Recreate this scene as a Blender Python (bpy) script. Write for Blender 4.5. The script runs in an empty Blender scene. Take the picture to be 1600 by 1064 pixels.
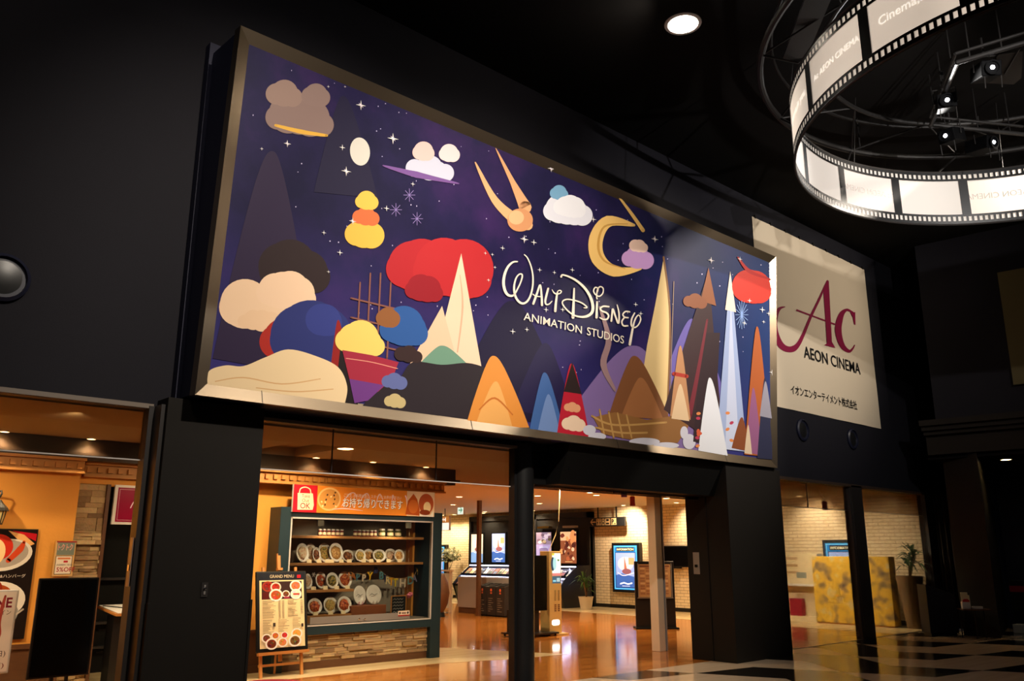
import bpy, bmesh, math, random
import numpy as np
from mathutils import Vector, Matrix

S = bpy.context.scene
COL = S.collection
rnd = random.Random(7)
R = math.radians

# ------------------------------------------------------------------ camera
FPX, YAW, PITCH, ROLL = 1323.08, R(42.5108), R(14.1014), R(0.0735)
CAM = np.array([0.0, -7.5984, 1.5])
_f0 = np.array([math.sin(YAW), math.cos(YAW), 0]); _r0 = np.array([math.cos(YAW), -math.sin(YAW), 0]); _u0 = np.array([0, 0, 1.0])
_fw = math.cos(PITCH) * _f0 + math.sin(PITCH) * _u0
_up = -math.sin(PITCH) * _f0 + math.cos(PITCH) * _u0
_r = math.cos(ROLL) * _r0 + math.sin(ROLL) * _up
_u = -math.sin(ROLL) * _r0 + math.cos(ROLL) * _up
cd = bpy.data.cameras.new('camera'); cam = bpy.data.objects.new('camera', cd); COL.objects.link(cam)
cd.sensor_width = 36; cd.lens = FPX / 1600 * 36; cd.clip_end = 200
m = Matrix.Identity(4)
for i in range(3):
    m[i][0], m[i][1], m[i][2], m[i][3] = _r[i], _u[i], -_fw[i], CAM[i]
cam.matrix_world = m
S.camera = cam

# ------------------------------------------------------------------ world, exposure
w = bpy.data.worlds.new('world'); S.world = w; w.use_nodes = True
w.node_tree.nodes['Background'].inputs[0].default_value = (0.9, 0.85, 1.0, 1)
w.node_tree.nodes['Background'].inputs[1].default_value = 0.016
S.view_settings.view_transform = 'Standard'; S.view_settings.look = 'None'
S.view_settings.exposure = 0.0; S.view_settings.gamma = 1.0; S.view_settings.use_curve_mapping = False
cy = S.cycles
try:
    cy.use_denoising = True; cy.denoiser = 'OPENIMAGEDENOISE'
    cy.max_bounces = 7; cy.diffuse_bounces = 3; cy.glossy_bounces = 3; cy.transmission_bounces = 5
    cy.transparent_max_bounces = 16; cy.caustics_reflective = False; cy.caustics_refractive = False
    cy.sample_clamp_indirect = 4.0; cy.sample_clamp_direct = 0; cy.use_light_tree = True
except Exception:
    pass

# rays through measured points of the photograph, met with the real planes of the place
def ray(px, py):
    return (px - 800) / FPX * _r - (py - 532) / FPX * _u + _fw
def onY(px, py, y=0.0):
    d = ray(px, py); return CAM + d * ((y - CAM[1]) / d[1])
def onX(px, py, x):
    d = ray(px, py); return CAM + d * ((x - CAM[0]) / d[0])
def onZ(px, py, z=0.0):
    d = ray(px, py); return CAM + d * ((z - CAM[2]) / d[2])

# ------------------------------------------------------------------ materials
def lin(c):
    c = c / 255.0
    return c / 12.92 if c <= 0.04045 else ((c + 0.055) / 1.055) ** 2.4
def C(r, g, b): return (lin(r), lin(g), lin(b))
M = {}
def mat(name, rgb=(.5, .5, .5), rough=.5, metal=0.0, emis=None, estr=0.0, bump=0.0, bscale=30, var=0.0, vscale=6, spec=.5, stretch=(1, 1, 1)):
    mt = bpy.data.materials.new(name); mt.use_nodes = True
    nt = mt.node_tree; b = nt.nodes['Principled BSDF']
    b.inputs['Base Color'].default_value = (*rgb, 1); b.inputs['Roughness'].default_value = rough; b.inputs['Metallic'].default_value = metal
    b.inputs['Specular IOR Level'].default_value = spec
    if emis:
        b.inputs['Emission Color'].default_value = (*emis, 1); b.inputs['Emission Strength'].default_value = estr
    if bump or var:
        tc = nt.nodes.new('ShaderNodeTexCoord'); mp = nt.nodes.new('ShaderNodeMapping'); mp.inputs['Scale'].default_value = stretch
        nt.links.new(tc.outputs['Object'], mp.inputs[0])
    if bump:
        n = nt.nodes.new('ShaderNodeTexNoise'); n.inputs['Scale'].default_value = bscale; n.inputs['Detail'].default_value = 4
        nt.links.new(mp.outputs[0], n.inputs['Vector'])
        bm = nt.nodes.new('ShaderNodeBump'); bm.inputs['Strength'].default_value = bump; bm.inputs['Distance'].default_value = .01
        nt.links.new(n.outputs['Fac'], bm.inputs['Height']); nt.links.new(bm.outputs[0], b.inputs['Normal'])
    if var:
        n = nt.nodes.new('ShaderNodeTexNoise'); n.inputs['Scale'].default_value = vscale; n.inputs['Detail'].default_value = 5
        nt.links.new(mp.outputs[0], n.inputs['Vector'])
        mx = nt.nodes.new('ShaderNodeMix'); mx.data_type = 'RGBA'
        mx.inputs[6].default_value = (*[x * (1 - var) for x in rgb], 1); mx.inputs[7].default_value = (*[min(1, x * (1 + var)) for x in rgb], 1)
        nt.links.new(n.outputs['Fac'], mx.inputs[0]); nt.links.new(mx.outputs[2], b.inputs['Base Color'])
    M[name] = mt
    return mt

mat('navy_wall', C(30, 29, 35), .75, spec=.15, bump=.1, bscale=80, var=.06, vscale=3)
mat('navy_panel', C(30, 32, 58), .6)
mat('black_ceiling', C(15, 13, 12), .9, spec=.15, var=.1)
mat('dark_column', C(28, 25, 22), .6, spec=.15, var=.05)
mat('dark_frame', C(40, 36, 34), .45)
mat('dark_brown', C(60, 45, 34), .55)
mat('black_satin', C(22, 22, 23), .35)
mat('black_matt', C(14, 14, 14), .6, spec=.15)
mat('black_screen', C(8, 8, 9), .12)
mat('steel', C(186, 166, 140), .30, 1.0, bump=.02, bscale=40, stretch=(1, 1, 60))
mat('brushed_steel', C(150, 146, 142), .42, .5)
mat('chrome', C(215, 215, 215), .12, 1.0)
mat('tube_metal', C(36, 34, 33), .5, .3, spec=.3)
mat('fixture_black', C(5, 5, 6), .7, spec=.05)
mat('lintel_metal', C(120, 108, 96), .45)
mat('white_edge', C(200, 195, 190), .4)
mat('orange_plaster', C(232, 158, 62), .7, bump=.15, bscale=25, var=.06, vscale=2)
mat('cornice_wood', C(190, 130, 62), .55, var=.1)
mat('dark_wood', C(92, 58, 34), .5, var=.2, vscale=9, stretch=(1, 1, 6))
mat('easel_wood', C(196, 132, 66), .5, var=.15, vscale=12)
mat('shelf_wood', C(178, 122, 66), .5, var=.12, vscale=10, stretch=(.3, 3, 3))
mat('box_wood', C(140, 78, 42), .5, var=.15)
mat('teal_frame', C(22, 46, 54), .45)
mat('back_panel', C(150, 142, 128), .8)
mat('ceiling_white', C(208, 194, 168), .8)
mat('ceiling_shade', C(200, 178, 142), .8)
mat('cream_post', C(225, 205, 175), .5)
mat('gold_panel', C(222, 190, 120), .4, .2)
mat('porcelain', C(238, 236, 230), .2)
mat('tag_paper', C(240, 222, 180), .7)
mat('red_jam', C(110, 28, 26), .25)
mat('green_jar', C(90, 92, 50), .25)
mat('white_plastic', C(235, 232, 226), .35)
mat('brass', C(205, 165, 80), .25, 1.0)
mat('leaf', C(70, 110, 45), .5, var=.3, vscale=8)
mat('leaf_dark', C(36, 70, 30), .5, var=.3, vscale=8)
mat('leaf_olive', C(96, 98, 58), .55, var=.2)
mat('bark', C(110, 78, 48), .8)
mat('terracotta_pale', C(205, 190, 165), .6)
mat('pot_brown', C(120, 96, 66), .6)
mat('dark_curtain', C(44, 38, 33), .95, spec=.1)
mat('blue_wall', C(36, 44, 66), .7)
mat('cornice_dark', C(38, 33, 29), .7, spec=.15)
mat('speaker_mesh', C(26, 28, 46), .4)
mat('yellow_belt', C(220, 190, 40), .5)
mat('red_cyl', C(150, 30, 50), .4)
mat('purple_cyl', C(90, 30, 120), .4)
mat('frosted_panel', C(205, 200, 185), .4)
mat('lantern_metal', C(32, 32, 29), .5)
mat('lantern_glass', C(210, 190, 130), .3)
mat('pink_flower', C(226, 120, 140), .6)
mat('olive_panel', C(92, 82, 48), .8)
mat('silver_panel', C(176, 170, 166), .35, .3)
mat('fabric_banner', C(226, 208, 180), .8)
mat('lens_warm', (1, .85, .6), .4, emis=(1.0, .80, .50), estr=14)
mat('lens_white', (1, .97, .92), .4, emis=(1.0, .92, .80), estr=5)
mat('lens_spot', (1, 1, 1), .4, emis=(.93, .95, 1.0), estr=12)
mat('led_strip', (.7, .7, 1), .4, emis=(.62, .66, 1.0), estr=7)
mat('led_strip_blue', (.3, .6, 1), .4, emis=(.10, .55, 1.0), estr=2.2)
mat('kiosk_lamp', (1, 1, 1), .4, emis=(1, .97, .9), estr=4)
mat('sign_white', (1, 1, .95), .4, emis=(1, .95, .82), estr=2.2)
mat('cable_white', C(215, 190, 140), .5)

def attr_mat(name, emit=0.0, rough=.5, base=1.0):
    mt = bpy.data.materials.new(name); mt.use_nodes = True; nt = mt.node_tree; b = nt.nodes['Principled BSDF']
    a = nt.nodes.new('ShaderNodeAttribute'); a.attribute_name = 'Col'
    nt.links.new(a.outputs['Color'], b.inputs['Base Color']); b.inputs['Roughness'].default_value = rough
    b.inputs['Specular IOR Level'].default_value = .25
    if emit:
        nt.links.new(a.outputs['Color'], b.inputs['Emission Color']); b.inputs['Emission Strength'].default_value = emit
    M[name] = mt
attr_mat('print', 0, .55); attr_mat('print_gloss', 0, .25); attr_mat('backlit', 1.0, .3); attr_mat('print_soft_emit', .14, .3); attr_mat('screen', 1.0, .2)  # soft variant is print with slight emission added in its own colours

def stone_mat():
    mt = bpy.data.materials.new('ledge_stone'); mt.use_nodes = True; nt = mt.node_tree; b = nt.nodes['Principled BSDF']
    g = nt.nodes.new('ShaderNodeNewGeometry'); rp = nt.nodes.new('ShaderNodeValToRGB')
    e = rp.color_ramp.elements; e[0].color = (*C(128, 100, 70), 1); e[1].color = (*C(214, 184, 136), 1)
    e2 = rp.color_ramp.elements.new(.5); e2.color = (*C(178, 146, 104), 1)
    nt.links.new(g.outputs['Random Per Island'], rp.inputs[0])
    n = nt.nodes.new('ShaderNodeTexNoise'); n.inputs['Scale'].default_value = 30; n.inputs['Detail'].default_value = 6
    tc = nt.nodes.new('ShaderNodeTexCoord'); nt.links.new(tc.outputs['Object'], n.inputs['Vector'])
    mx = nt.nodes.new('ShaderNodeMix'); mx.data_type = 'RGBA'; mx.blend_type = 'MULTIPLY'; mx.inputs[0].default_value = .5
    nt.links.new(rp.outputs[0], mx.inputs[6]); nt.links.new(n.outputs['Color'], mx.inputs[7])
    cr = nt.nodes.new('ShaderNodeMix'); cr.data_type = 'RGBA'; cr.inputs[0].default_value = .35
    nt.links.new(mx.outputs[2], cr.inputs[6]); nt.links.new(rp.outputs[0], cr.inputs[7])
    nt.links.new(cr.outputs[2], b.inputs['Base Color'])
    bp = nt.nodes.new('ShaderNodeBump'); bp.inputs['Strength'].default_value = .6; bp.inputs['Distance'].default_value = .01
    nt.links.new(n.outputs['Fac'], bp.inputs['Height']); nt.links.new(bp.outputs[0], b.inputs['Normal']); b.inputs['Roughness'].default_value = .85
    M['ledge_stone'] = mt
stone_mat()

def brick_mat():
    mt = bpy.data.materials.new('white_brick'); mt.use_nodes = True; nt = mt.node_tree; b = nt.nodes['Principled BSDF']
    tc = nt.nodes.new('ShaderNodeTexCoord'); mp = nt.nodes.new('ShaderNodeMapping')
    sx = nt.nodes.new('ShaderNodeSeparateXYZ'); cx = nt.nodes.new('ShaderNodeCombineXYZ')
    nt.links.new(tc.outputs['Object'], sx.inputs[0]); nt.links.new(sx.outputs['Y'], cx.inputs[0]); nt.links.new(sx.outputs['Z'], cx.inputs[1])
    br = nt.nodes.new('ShaderNodeTexBrick'); br.inputs['Scale'].default_value = 1.0
    br.inputs['Brick Width'].default_value = .235; br.inputs['Row Height'].default_value = .078; br.inputs['Mortar Size'].default_value = .006
    br.inputs['Color1'].default_value = (*C(238, 218, 180), 1); br.inputs['Color2'].default_value = (*C(230, 208, 168), 1); br.inputs['Mortar'].default_value = (*C(168, 146, 110), 1)
    nt.links.new(cx.outputs[0], br.inputs['Vector']); nt.links.new(br.outputs['Color'], b.inputs['Base Color']); b.inputs['Roughness'].default_value = .7
    M['white_brick'] = mt
brick_mat()

def floor_mat(name, c1, c2, rough):
    mt = bpy.data.materials.new(name); mt.use_nodes = True; nt = mt.node_tree; b = nt.nodes['Principled BSDF']
    tc = nt.nodes.new('ShaderNodeTexCoord'); mp = nt.nodes.new('ShaderNodeMapping'); mp.inputs['Scale'].default_value = (.35, 7, 1); mp.inputs['Rotation'].default_value = (0, 0, R(8))
    n = nt.nodes.new('ShaderNodeTexNoise'); n.inputs['Scale'].default_value = 1.2; n.inputs['Detail'].default_value = 6
    nt.links.new(tc.outputs['Object'], mp.inputs[0]); nt.links.new(mp.outputs[0], n.inputs['Vector'])
    rp = nt.nodes.new('ShaderNodeValToRGB'); rp.color_ramp.elements[0].color = (*c1, 1); rp.color_ramp.elements[1].color = (*c2, 1)
    rp.color_ramp.elements[0].position = .35; rp.color_ramp.elements[1].position = .65
    nt.links.new(n.outputs['Fac'], rp.inputs[0]); nt.links.new(rp.outputs[0], b.inputs['Base Color'])
    b.inputs['Roughness'].default_value = rough
    n2 = nt.nodes.new('ShaderNodeTexNoise'); n2.inputs['Scale'].default_value = 2.5
    nt.links.new(tc.outputs['Object'], n2.inputs['Vector'])
    bp = nt.nodes.new('ShaderNodeBump'); bp.inputs['Strength'].default_value = .06; bp.inputs['Distance'].default_value = .02
    nt.links.new(n2.outputs['Fac'], bp.inputs['Height']); nt.links.new(bp.outputs[0], b.inputs['Normal'])
    M[name] = mt
floor_mat('floor_wood', C(150, 84, 30), C(196, 124, 52), .1)
floor_mat('floor_cream', C(222, 196, 142), C(234, 210, 160), .22)
floor_mat('tile_beige', C(204, 180, 150), C(216, 192, 162), .13)
floor_mat('tile_black', C(24, 21, 19), C(34, 30, 27), .13)
floor_mat('tile_brown', C(92, 76, 62), C(104, 86, 70), .13)

def glass(name, tint, refl):
    mt = bpy.data.materials.new(name); mt.use_nodes = True; nt = mt.node_tree
    for n in list(nt.nodes):
        if n.type != 'OUTPUT_MATERIAL': nt.nodes.remove(n)
    out = [n for n in nt.nodes if n.type == 'OUTPUT_MATERIAL'][0]
    tr = nt.nodes.new('ShaderNodeBsdfTransparent'); tr.inputs[0].default_value = (*tint, 1)
    gl = nt.nodes.new('ShaderNodeBsdfGlossy'); gl.inputs['Roughness'].default_value = .02
    fr = nt.nodes.new('ShaderNodeFresnel'); fr.inputs[0].default_value = 1.45
    ml = nt.nodes.new('ShaderNodeMath'); ml.operation = 'MULTIPLY'; ml.inputs[1].default_value = refl
    nt.links.new(fr.outputs[0], ml.inputs[0])
    mx = nt.nodes.new('ShaderNodeMixShader'); nt.links.new(ml.outputs[0], mx.inputs[0]); nt.links.new(tr.outputs[0], mx.inputs[1]); nt.links.new(gl.outputs[0], mx.inputs[2])
    nt.links.new(mx.outputs[0], out.inputs[0]); M[name] = mt
glass('glass_clear', (.96, .96, .94), .8); glass('glass_smoke', (.66, .61, .54), .8); glass('glass_case', (.88, .88, .85), 1.3)

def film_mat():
    mt = bpy.data.materials.new('film_white_glow'); mt.use_nodes = True; nt = mt.node_tree; b = nt.nodes['Principled BSDF']
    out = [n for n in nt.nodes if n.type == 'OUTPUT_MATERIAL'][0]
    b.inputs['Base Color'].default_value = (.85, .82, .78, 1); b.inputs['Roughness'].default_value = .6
    b.inputs['Emission Color'].default_value = (1, .84, .68, 1); b.inputs['Emission Strength'].default_value = .42  # added emission stands in for spotlight glow on the panels
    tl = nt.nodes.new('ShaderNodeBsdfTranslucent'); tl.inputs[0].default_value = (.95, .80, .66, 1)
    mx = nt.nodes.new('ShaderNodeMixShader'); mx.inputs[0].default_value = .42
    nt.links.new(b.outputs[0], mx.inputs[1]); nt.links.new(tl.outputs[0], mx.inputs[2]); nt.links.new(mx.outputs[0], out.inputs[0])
    M['film_white_glow'] = mt
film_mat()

def sky_mat():
    mt = bpy.data.materials.new('night_sky_print'); mt.use_nodes = True; nt = mt.node_tree; b = nt.nodes['Principled BSDF']
    tc = nt.nodes.new('ShaderNodeTexCoord')
    sx = nt.nodes.new('ShaderNodeSeparateXYZ'); nt.links.new(tc.outputs['Object'], sx.inputs[0])
    n1 = nt.nodes.new('ShaderNodeTexNoise'); n1.inputs['Scale'].default_value = .9; n1.inputs['Detail'].default_value = 7; n1.inputs['Roughness'].default_value = .6
    nt.links.new(tc.outputs['Object'], n1.inputs['Vector'])
    rp = nt.nodes.new('ShaderNodeValToRGB'); e = rp.color_ramp.elements
    e[0].position = .36; e[0].color = (*C(18, 15, 54), 1); e[1].position = .80; e[1].color = (*C(62, 32, 92), 1)
    e2 = e.new(.52); e2.color = (*C(29, 22, 68), 1)
    nt.links.new(n1.outputs['Fac'], rp.inputs[0])
    # printed picture: bluer to the right and to the bottom
    hz = nt.nodes.new('ShaderNodeMapRange'); hz.inputs['From Min'].default_value = 8.2; hz.inputs['From Max'].default_value = 12.2
    nt.links.new(sx.outputs['X'], hz.inputs['Value'])
    bl = nt.nodes.new('ShaderNodeMix'); bl.data_type = 'RGBA'; bl.inputs[7].default_value = (*C(28, 52, 104), 1)
    nt.links.new(hz.outputs[0], bl.inputs[0]); nt.links.new(rp.outputs[0], bl.inputs[6])
    vz = nt.nodes.new('ShaderNodeMapRange'); vz.inputs['From Min'].default_value = 4.6; vz.inputs['From Max'].default_value = 2.9; vz.inputs['To Max'].default_value = .65
    nt.links.new(sx.outputs['Z'], vz.inputs['Value'])
    vb = nt.nodes.new('ShaderNodeMix'); vb.data_type = 'RGBA'; vb.inputs[7].default_value = (*C(64, 60, 136), 1)
    nt.links.new(vz.outputs[0], vb.inputs[0]); nt.links.new(bl.outputs[2], vb.inputs[6])
    nt.links.new(vb.outputs[2], b.inputs['Base Color']); b.inputs['Roughness'].default_value = .55
    b.inputs['Specular IOR Level'].default_value = .2
    M['night_sky_print'] = mt
sky_mat()

def soft_pattern(name, cols, scale):
    mt = bpy.data.materials.new(name); mt.use_nodes = True; nt = mt.node_tree; b = nt.nodes['Principled BSDF']
    tc = nt.nodes.new('ShaderNodeTexCoord'); n = nt.nodes.new('ShaderNodeTexNoise'); n.inputs['Scale'].default_value = scale; n.inputs['Detail'].default_value = 1.0
    nt.links.new(tc.outputs['Object'], n.inputs['Vector']); rp = nt.nodes.new('ShaderNodeValToRGB')
    e = rp.color_ramp.elements; e[0].position = cols[0][0]; e[0].color = (*cols[0][1], 1); e[1].position = cols[-1][0]; e[1].color = (*cols[-1][1], 1)
    for p, c in cols[1:-1]: e.new(p).color = (*c, 1)
    nt.links.new(n.outputs['Fac'], rp.inputs[0]); nt.links.new(rp.outputs[0], b.inputs['Base Color']); b.inputs['Roughness'].default_value = .6
    M[name] = mt
soft_pattern('yellow_soft', [(.26, C(104, 92, 84)), (.42, C(190, 156, 84)), (.50, C(240, 196, 60)), (.62, C(244, 200, 64)), (.72, C(232, 212, 150)), (.82, C(206, 160, 100))], 4)
soft_pattern('food_tomato', [(.3, C(120, 40, 20)), (.5, C(190, 80, 36)), (.7, C(225, 150, 80))], 40)
soft_pattern('food_pasta', [(.3, C(150, 110, 50)), (.5, C(222, 190, 110)), (.7, C(90, 100, 40))], 40)
soft_pattern('food_rice', [(.3, C(140, 90, 40)), (.5, C(205, 150, 80)), (.7, C(230, 200, 140))], 60)
soft_pattern('food_brown', [(.3, C(70, 36, 18)), (.5, C(122, 66, 32)), (.7, C(170, 110, 60))], 40)
soft_pattern('food_green', [(.3, C(60, 60, 24)), (.5, C(120, 110, 50)), (.7, C(190, 160, 80))], 45)
soft_pattern('food_white', [(.3, C(200, 180, 150)), (.5, C(230, 210, 180)), (.7, C(190, 120, 90))], 45)

# ------------------------------------------------------------------ mesh building
class MB:
    def __init__(s): s.bm = bmesh.new(); s.mi = 0
    def _f(s, vs):
        try:
            f = s.bm.faces.new(vs); f.material_index = s.mi; return f
        except ValueError: return None
    def quad(s, *pts): return s._f([s.bm.verts.new(tuple(map(float, p))) for p in pts])
    def box(s, x0, x1, y0, y1, z0, z1):
        if x0 > x1: x0, x1 = x1, x0
        if y0 > y1: y0, y1 = y1, y0
        if z0 > z1: z0, z1 = z1, z0
        v = [s.bm.verts.new((float(x), float(y), float(z))) for z in (z0, z1) for y in (y0, y1) for x in (x0, x1)]
        for i in ((0, 2, 3, 1), (4, 5, 7, 6), (0, 1, 5, 4), (2, 6, 7, 3), (0, 4, 6, 2), (1, 3, 7, 5)): s._f([v[k] for k in i])
        return s
    def obox(s, o, u, v, n, a, b, c):
        # oriented box: origin corner o, spans a*u, b*v, c*n
        o, u, v, n = map(Vector, (o, u, v, n))
        P = [o + u * (a * i) + v * (b * j) + n * (c * k) for k in (0, 1) for j in (0, 1) for i in (0, 1)]
        V = [s.bm.verts.new(p) for p in P]
        for i in ((0, 2, 3, 1), (4, 5, 7, 6), (0, 1, 5, 4), (2, 6, 7, 3), (0, 4, 6, 2), (1, 3, 7, 5)): s._f([V[k] for k in i])
        return s
    def prism(s, pts, d):
        # extrude a 3D polygon by the vector d
        a = [s.bm.verts.new(tuple(map(float, p))) for p in pts]; b = [s.bm.verts.new(tuple(float(p[i]) + float(d[i]) for i in range(3))) for p in pts]
        s._f(a[::-1]); s._f(b); n = len(a)
        for i in range(n): s._f([a[i], a[(i + 1) % n], b[(i + 1) % n], b[i]])
        return s
    def tube(s, path, r, seg=8, closed=False):
        P = [Vector(tuple(map(float, p))) for p in path]; rings = []; n = len(P)
        rr = r if hasattr(r, '__len__') else [r] * n
        for i in range(n):
            a = P[i - 1] if (i or closed) else P[i]; b = P[(i + 1) % n] if (i < n - 1 or closed) else P[i]
            t = (b - a).normalized(); up = Vector((0, 0, 1)) if abs(t.z) < .95 else Vector((1, 0, 0))
            x = t.cross(up).normalized(); y = x.cross(t)
            rings.append([s.bm.verts.new(P[i] + (x * math.cos(k * 2 * math.pi / seg) + y * math.sin(k * 2 * math.pi / seg)) * rr[i]) for k in range(seg)])
        for i in range(n if closed else n - 1):
            A, B = rings[i], rings[(i + 1) % n]
            for k in range(seg): s._f([A[k], A[(k + 1) % seg], B[(k + 1) % seg], B[k]])
        if not closed: s._f(rings[0][::-1]); s._f(rings[-1])
        return s
    def lathe(s, prof, seg=24, loc=(0, 0, 0), sx=1, sy=1, mtx=None):
        rings = []
        for r, z in prof:
            if r < 1e-6: ring = [Vector((0, 0, z))]
            else: ring = [Vector((r * sx * math.cos(k * 2 * math.pi / seg), r * sy * math.sin(k * 2 * math.pi / seg), z)) for k in range(seg)]
            ring = [(mtx @ p if mtx else p) + Vector(tuple(map(float, loc))) for p in ring]
            rings.append([s.bm.verts.new(p) for p in ring])
        for A, B in zip(rings[:-1], rings[1:]):
            for k in range(seg):
                q = [A[k % len(A)], A[(k + 1) % len(A)], B[(k + 1) % len(B)], B[k % len(B)]]
                u = []
                for v in q:
                    if v not in u: u.append(v)
                if len(u) > 2: s._f(u)
        if len(rings[0]) > 1: s._f(rings[0][::-1])
        if len(rings[-1]) > 1: s._f(rings[-1])
        return s
    def ball(s, c, r, sx=1, sy=1, sz=1, seg=12, jit=0, rg=rnd):
        n = seg // 2; prof = []
        b = len(s.bm.verts)
        s.lathe([(r * math.sin(math.pi * i / n), -r * math.cos(math.pi * i / n) * sz) for i in range(n + 1)], seg, c, sx, sy)
        if jit:
            s.bm.verts.ensure_lookup_table()
            for v in s.bm.verts[b:]:
                v.co += Vector((rg.uniform(-jit, jit), rg.uniform(-jit, jit), rg.uniform(-jit, jit)))
        return s
    def build(s, name, mats, parent=None, smooth=False, bevel=0.0, loc=None):
        bmesh.ops.recalc_face_normals(s.bm, faces=s.bm.faces)
        me = bpy.data.meshes.new(name); s.bm.to_mesh(me); s.bm.free()
        for k in (mats if isinstance(mats, (list, tuple)) else [mats]): me.materials.append(M[k])
        if smooth:
            me.polygons.foreach_set('use_smooth', [True] * len(me.polygons))
        o = bpy.data.objects.new(name, me); COL.objects.link(o)
        if parent is not None: put(o, parent)
        if smooth and smooth != 'full':
            me.set_sharp_from_angle(angle=R(40))
        if bevel:
            b = o.modifiers.new('bevel', 'BEVEL'); b.width = bevel; b.segments = 2; b.limit_method = 'ANGLE'
        return o

def put(o, parent):
    # children are modelled in world space; keep them there under a parent standing at the thing's base
    o.parent = parent; o.matrix_parent_inverse = Matrix.Translation(-parent.location)

def tag(o, label=None, cat=None, group=None, kind=None):
    if label: o['label'] = label
    if cat: o['category'] = cat
    if group: o['group'] = group
    if kind: o['kind'] = kind
    return o
def thing(name, loc, label, cat, group=None):
    o = bpy.data.objects.new(name, None); COL.objects.link(o); o.location = tuple(map(float, loc)); o.empty_display_size = .1
    return tag(o, label, cat, group)
def struct(o): o['kind'] = 'structure'; return o
ORD = ['first', 'second', 'third', 'fourth', 'fifth', 'sixth', 'seventh', 'eighth', 'ninth', 'tenth', 'eleventh', 'twelfth', 'thirteenth', 'fourteenth', 'fifteenth', 'sixteenth', 'seventeenth', 'eighteenth']

_tobj = {}
def text_tris(body, bold=0.0):
    key = (body, bold)
    if key in _tobj: return _tobj[key]
    cu = bpy.data.curves.new('lettering', 'FONT'); cu.body = body; cu.size = 1; cu.resolution_u = 3; cu.offset = bold; cu.fill_mode = 'BOTH'
    o = bpy.data.objects.new('lettering', cu); me = o.to_mesh()
    V = [v.co.copy() for v in me.vertices]; F = [tuple(p.vertices) for p in me.polygons]
    o.to_mesh_clear(); bpy.data.objects.remove(o); bpy.data.curves.remove(cu)
    _tobj[key] = (V, F); return V, F

class Paint:
    """A printed surface: flat coloured shapes on a plane at O with axes U, V (N faces out), one mesh, colours in the print."""
    def __init__(s, O, U, V, lay=.00012):
        lay = min(lay, .00012)
        s.O, s.U, s.V = Vector(tuple(map(float, O))), Vector(tuple(map(float, U))).normalized(), Vector(tuple(map(float, V))).normalized()
        s.N = s.U.cross(s.V); s.bm = bmesh.new(); s.cl = s.bm.loops.layers.float_color.new('Col'); s.k = 0; s.lay = lay; s.sky = None
    def P(s, u, v): return s.O + s.U * u + s.V * v + s.N * (s.k * s.lay)
    def _face(s, pts, col, mi=0):
        try:
            f = s.bm.faces.new([s.bm.verts.new(p) for p in pts])
        except ValueError: return
        f.material_index = mi; f.normal_update()
        if f.normal.dot(s.N) < 0: f.normal_flip()
        for l in f.loops: l[s.cl] = (*col, 1)
    def poly(s, uv, col, mi=0): s.k += 1; s._face([s.P(*p) for p in uv], col, mi); return s
    def rect(s, u0, v0, u1, v1, col, mi=0): return s.poly([(u0, v0), (u1, v0), (u1, v1), (u0, v1)], col, mi)
    def ell(s, cu, cv, ru, rv, col, n=28, rot=0, a0=0, a1=2 * math.pi):
        c, q = math.cos(rot), math.sin(rot); pts = []
        for i in range(n):
            t = a0 + (a1 - a0) * i / (n if a1 - a0 > 6.28 else n - 1); x, y = ru * math.cos(t), rv * math.sin(t)
            pts.append((cu + x * c - y * q, cv + x * q + y * c))
        return s.poly(pts, col)
    def stroke(s, pts, wd, col, smooth=True):
        Q, W = spline(pts, wd) if smooth else (pts, wd if hasattr(wd, '__len__') else [wd] * len(pts))
        s.k += 1
        L, Rr = offset(Q, W)
        for i in range(len(Q) - 1): s._face([s.P(*p) for p in (L[i], L[i + 1], Rr[i + 1], Rr[i])], col)
        for q, wv in ((Q[0], W[0]), (Q[-1], W[-1])):
            s._face([s.P(q[0] + wv / 2 * math.cos(a * math.pi / 5), q[1] + wv / 2 * math.sin(a * math.pi / 5)) for a in range(10)], col)
        return s
    def text(s, body, u0, v0, h, col, width=None, dirv=None, bold=0.0, align='l'):
        """baseline starts at (u0, v0); h = capital height; width = fitted length along dirv"""
        V, F = text_tris(body, bold)
        if not V: return s
        xs = [v.x for v in V]; x0, x1 = min(xs), max(xs); k = h / .72
        kx = k if width is None else width / max(1e-6, x1 - x0)
        d = Vector(dirv).normalized() if dirv else Vector((1, 0)); pn = Vector((-d.y, d.x))
        off = {'l': 0, 'c': -(x1 - x0) * kx / 2, 'r': -(x1 - x0) * kx}[align]
        s.k += 1
        vs = []
        for v in V:
            a, b_ = (v.x - x0) * kx + off, v.y * k
            vs.append(s.bm.verts.new(s.P(u0 + d.x * a + pn.x * b_, v0 + d.y * a + pn.y * b_)))
        for f in F:
            try:
                q = s.bm.faces.new([vs[i] for i in f])
            except ValueError: continue
            q.normal_update()
            if q.normal.dot(s.N) < 0: q.normal_flip()
            for l in q.loops: l[s.cl] = (*col, 1)
        return s
    def build(s, name, mats, parent=None):
        me = bpy.data.meshes.new(name); s.bm.to_mesh(me); s.bm.free()
        for k in (mats if isinstance(mats, (list, tuple)) else [mats]): me.materials.append(M[k])
        o = bpy.data.objects.new(name, me); COL.objects.link(o)
        if parent is not None: put(o, parent)
        return o

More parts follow.
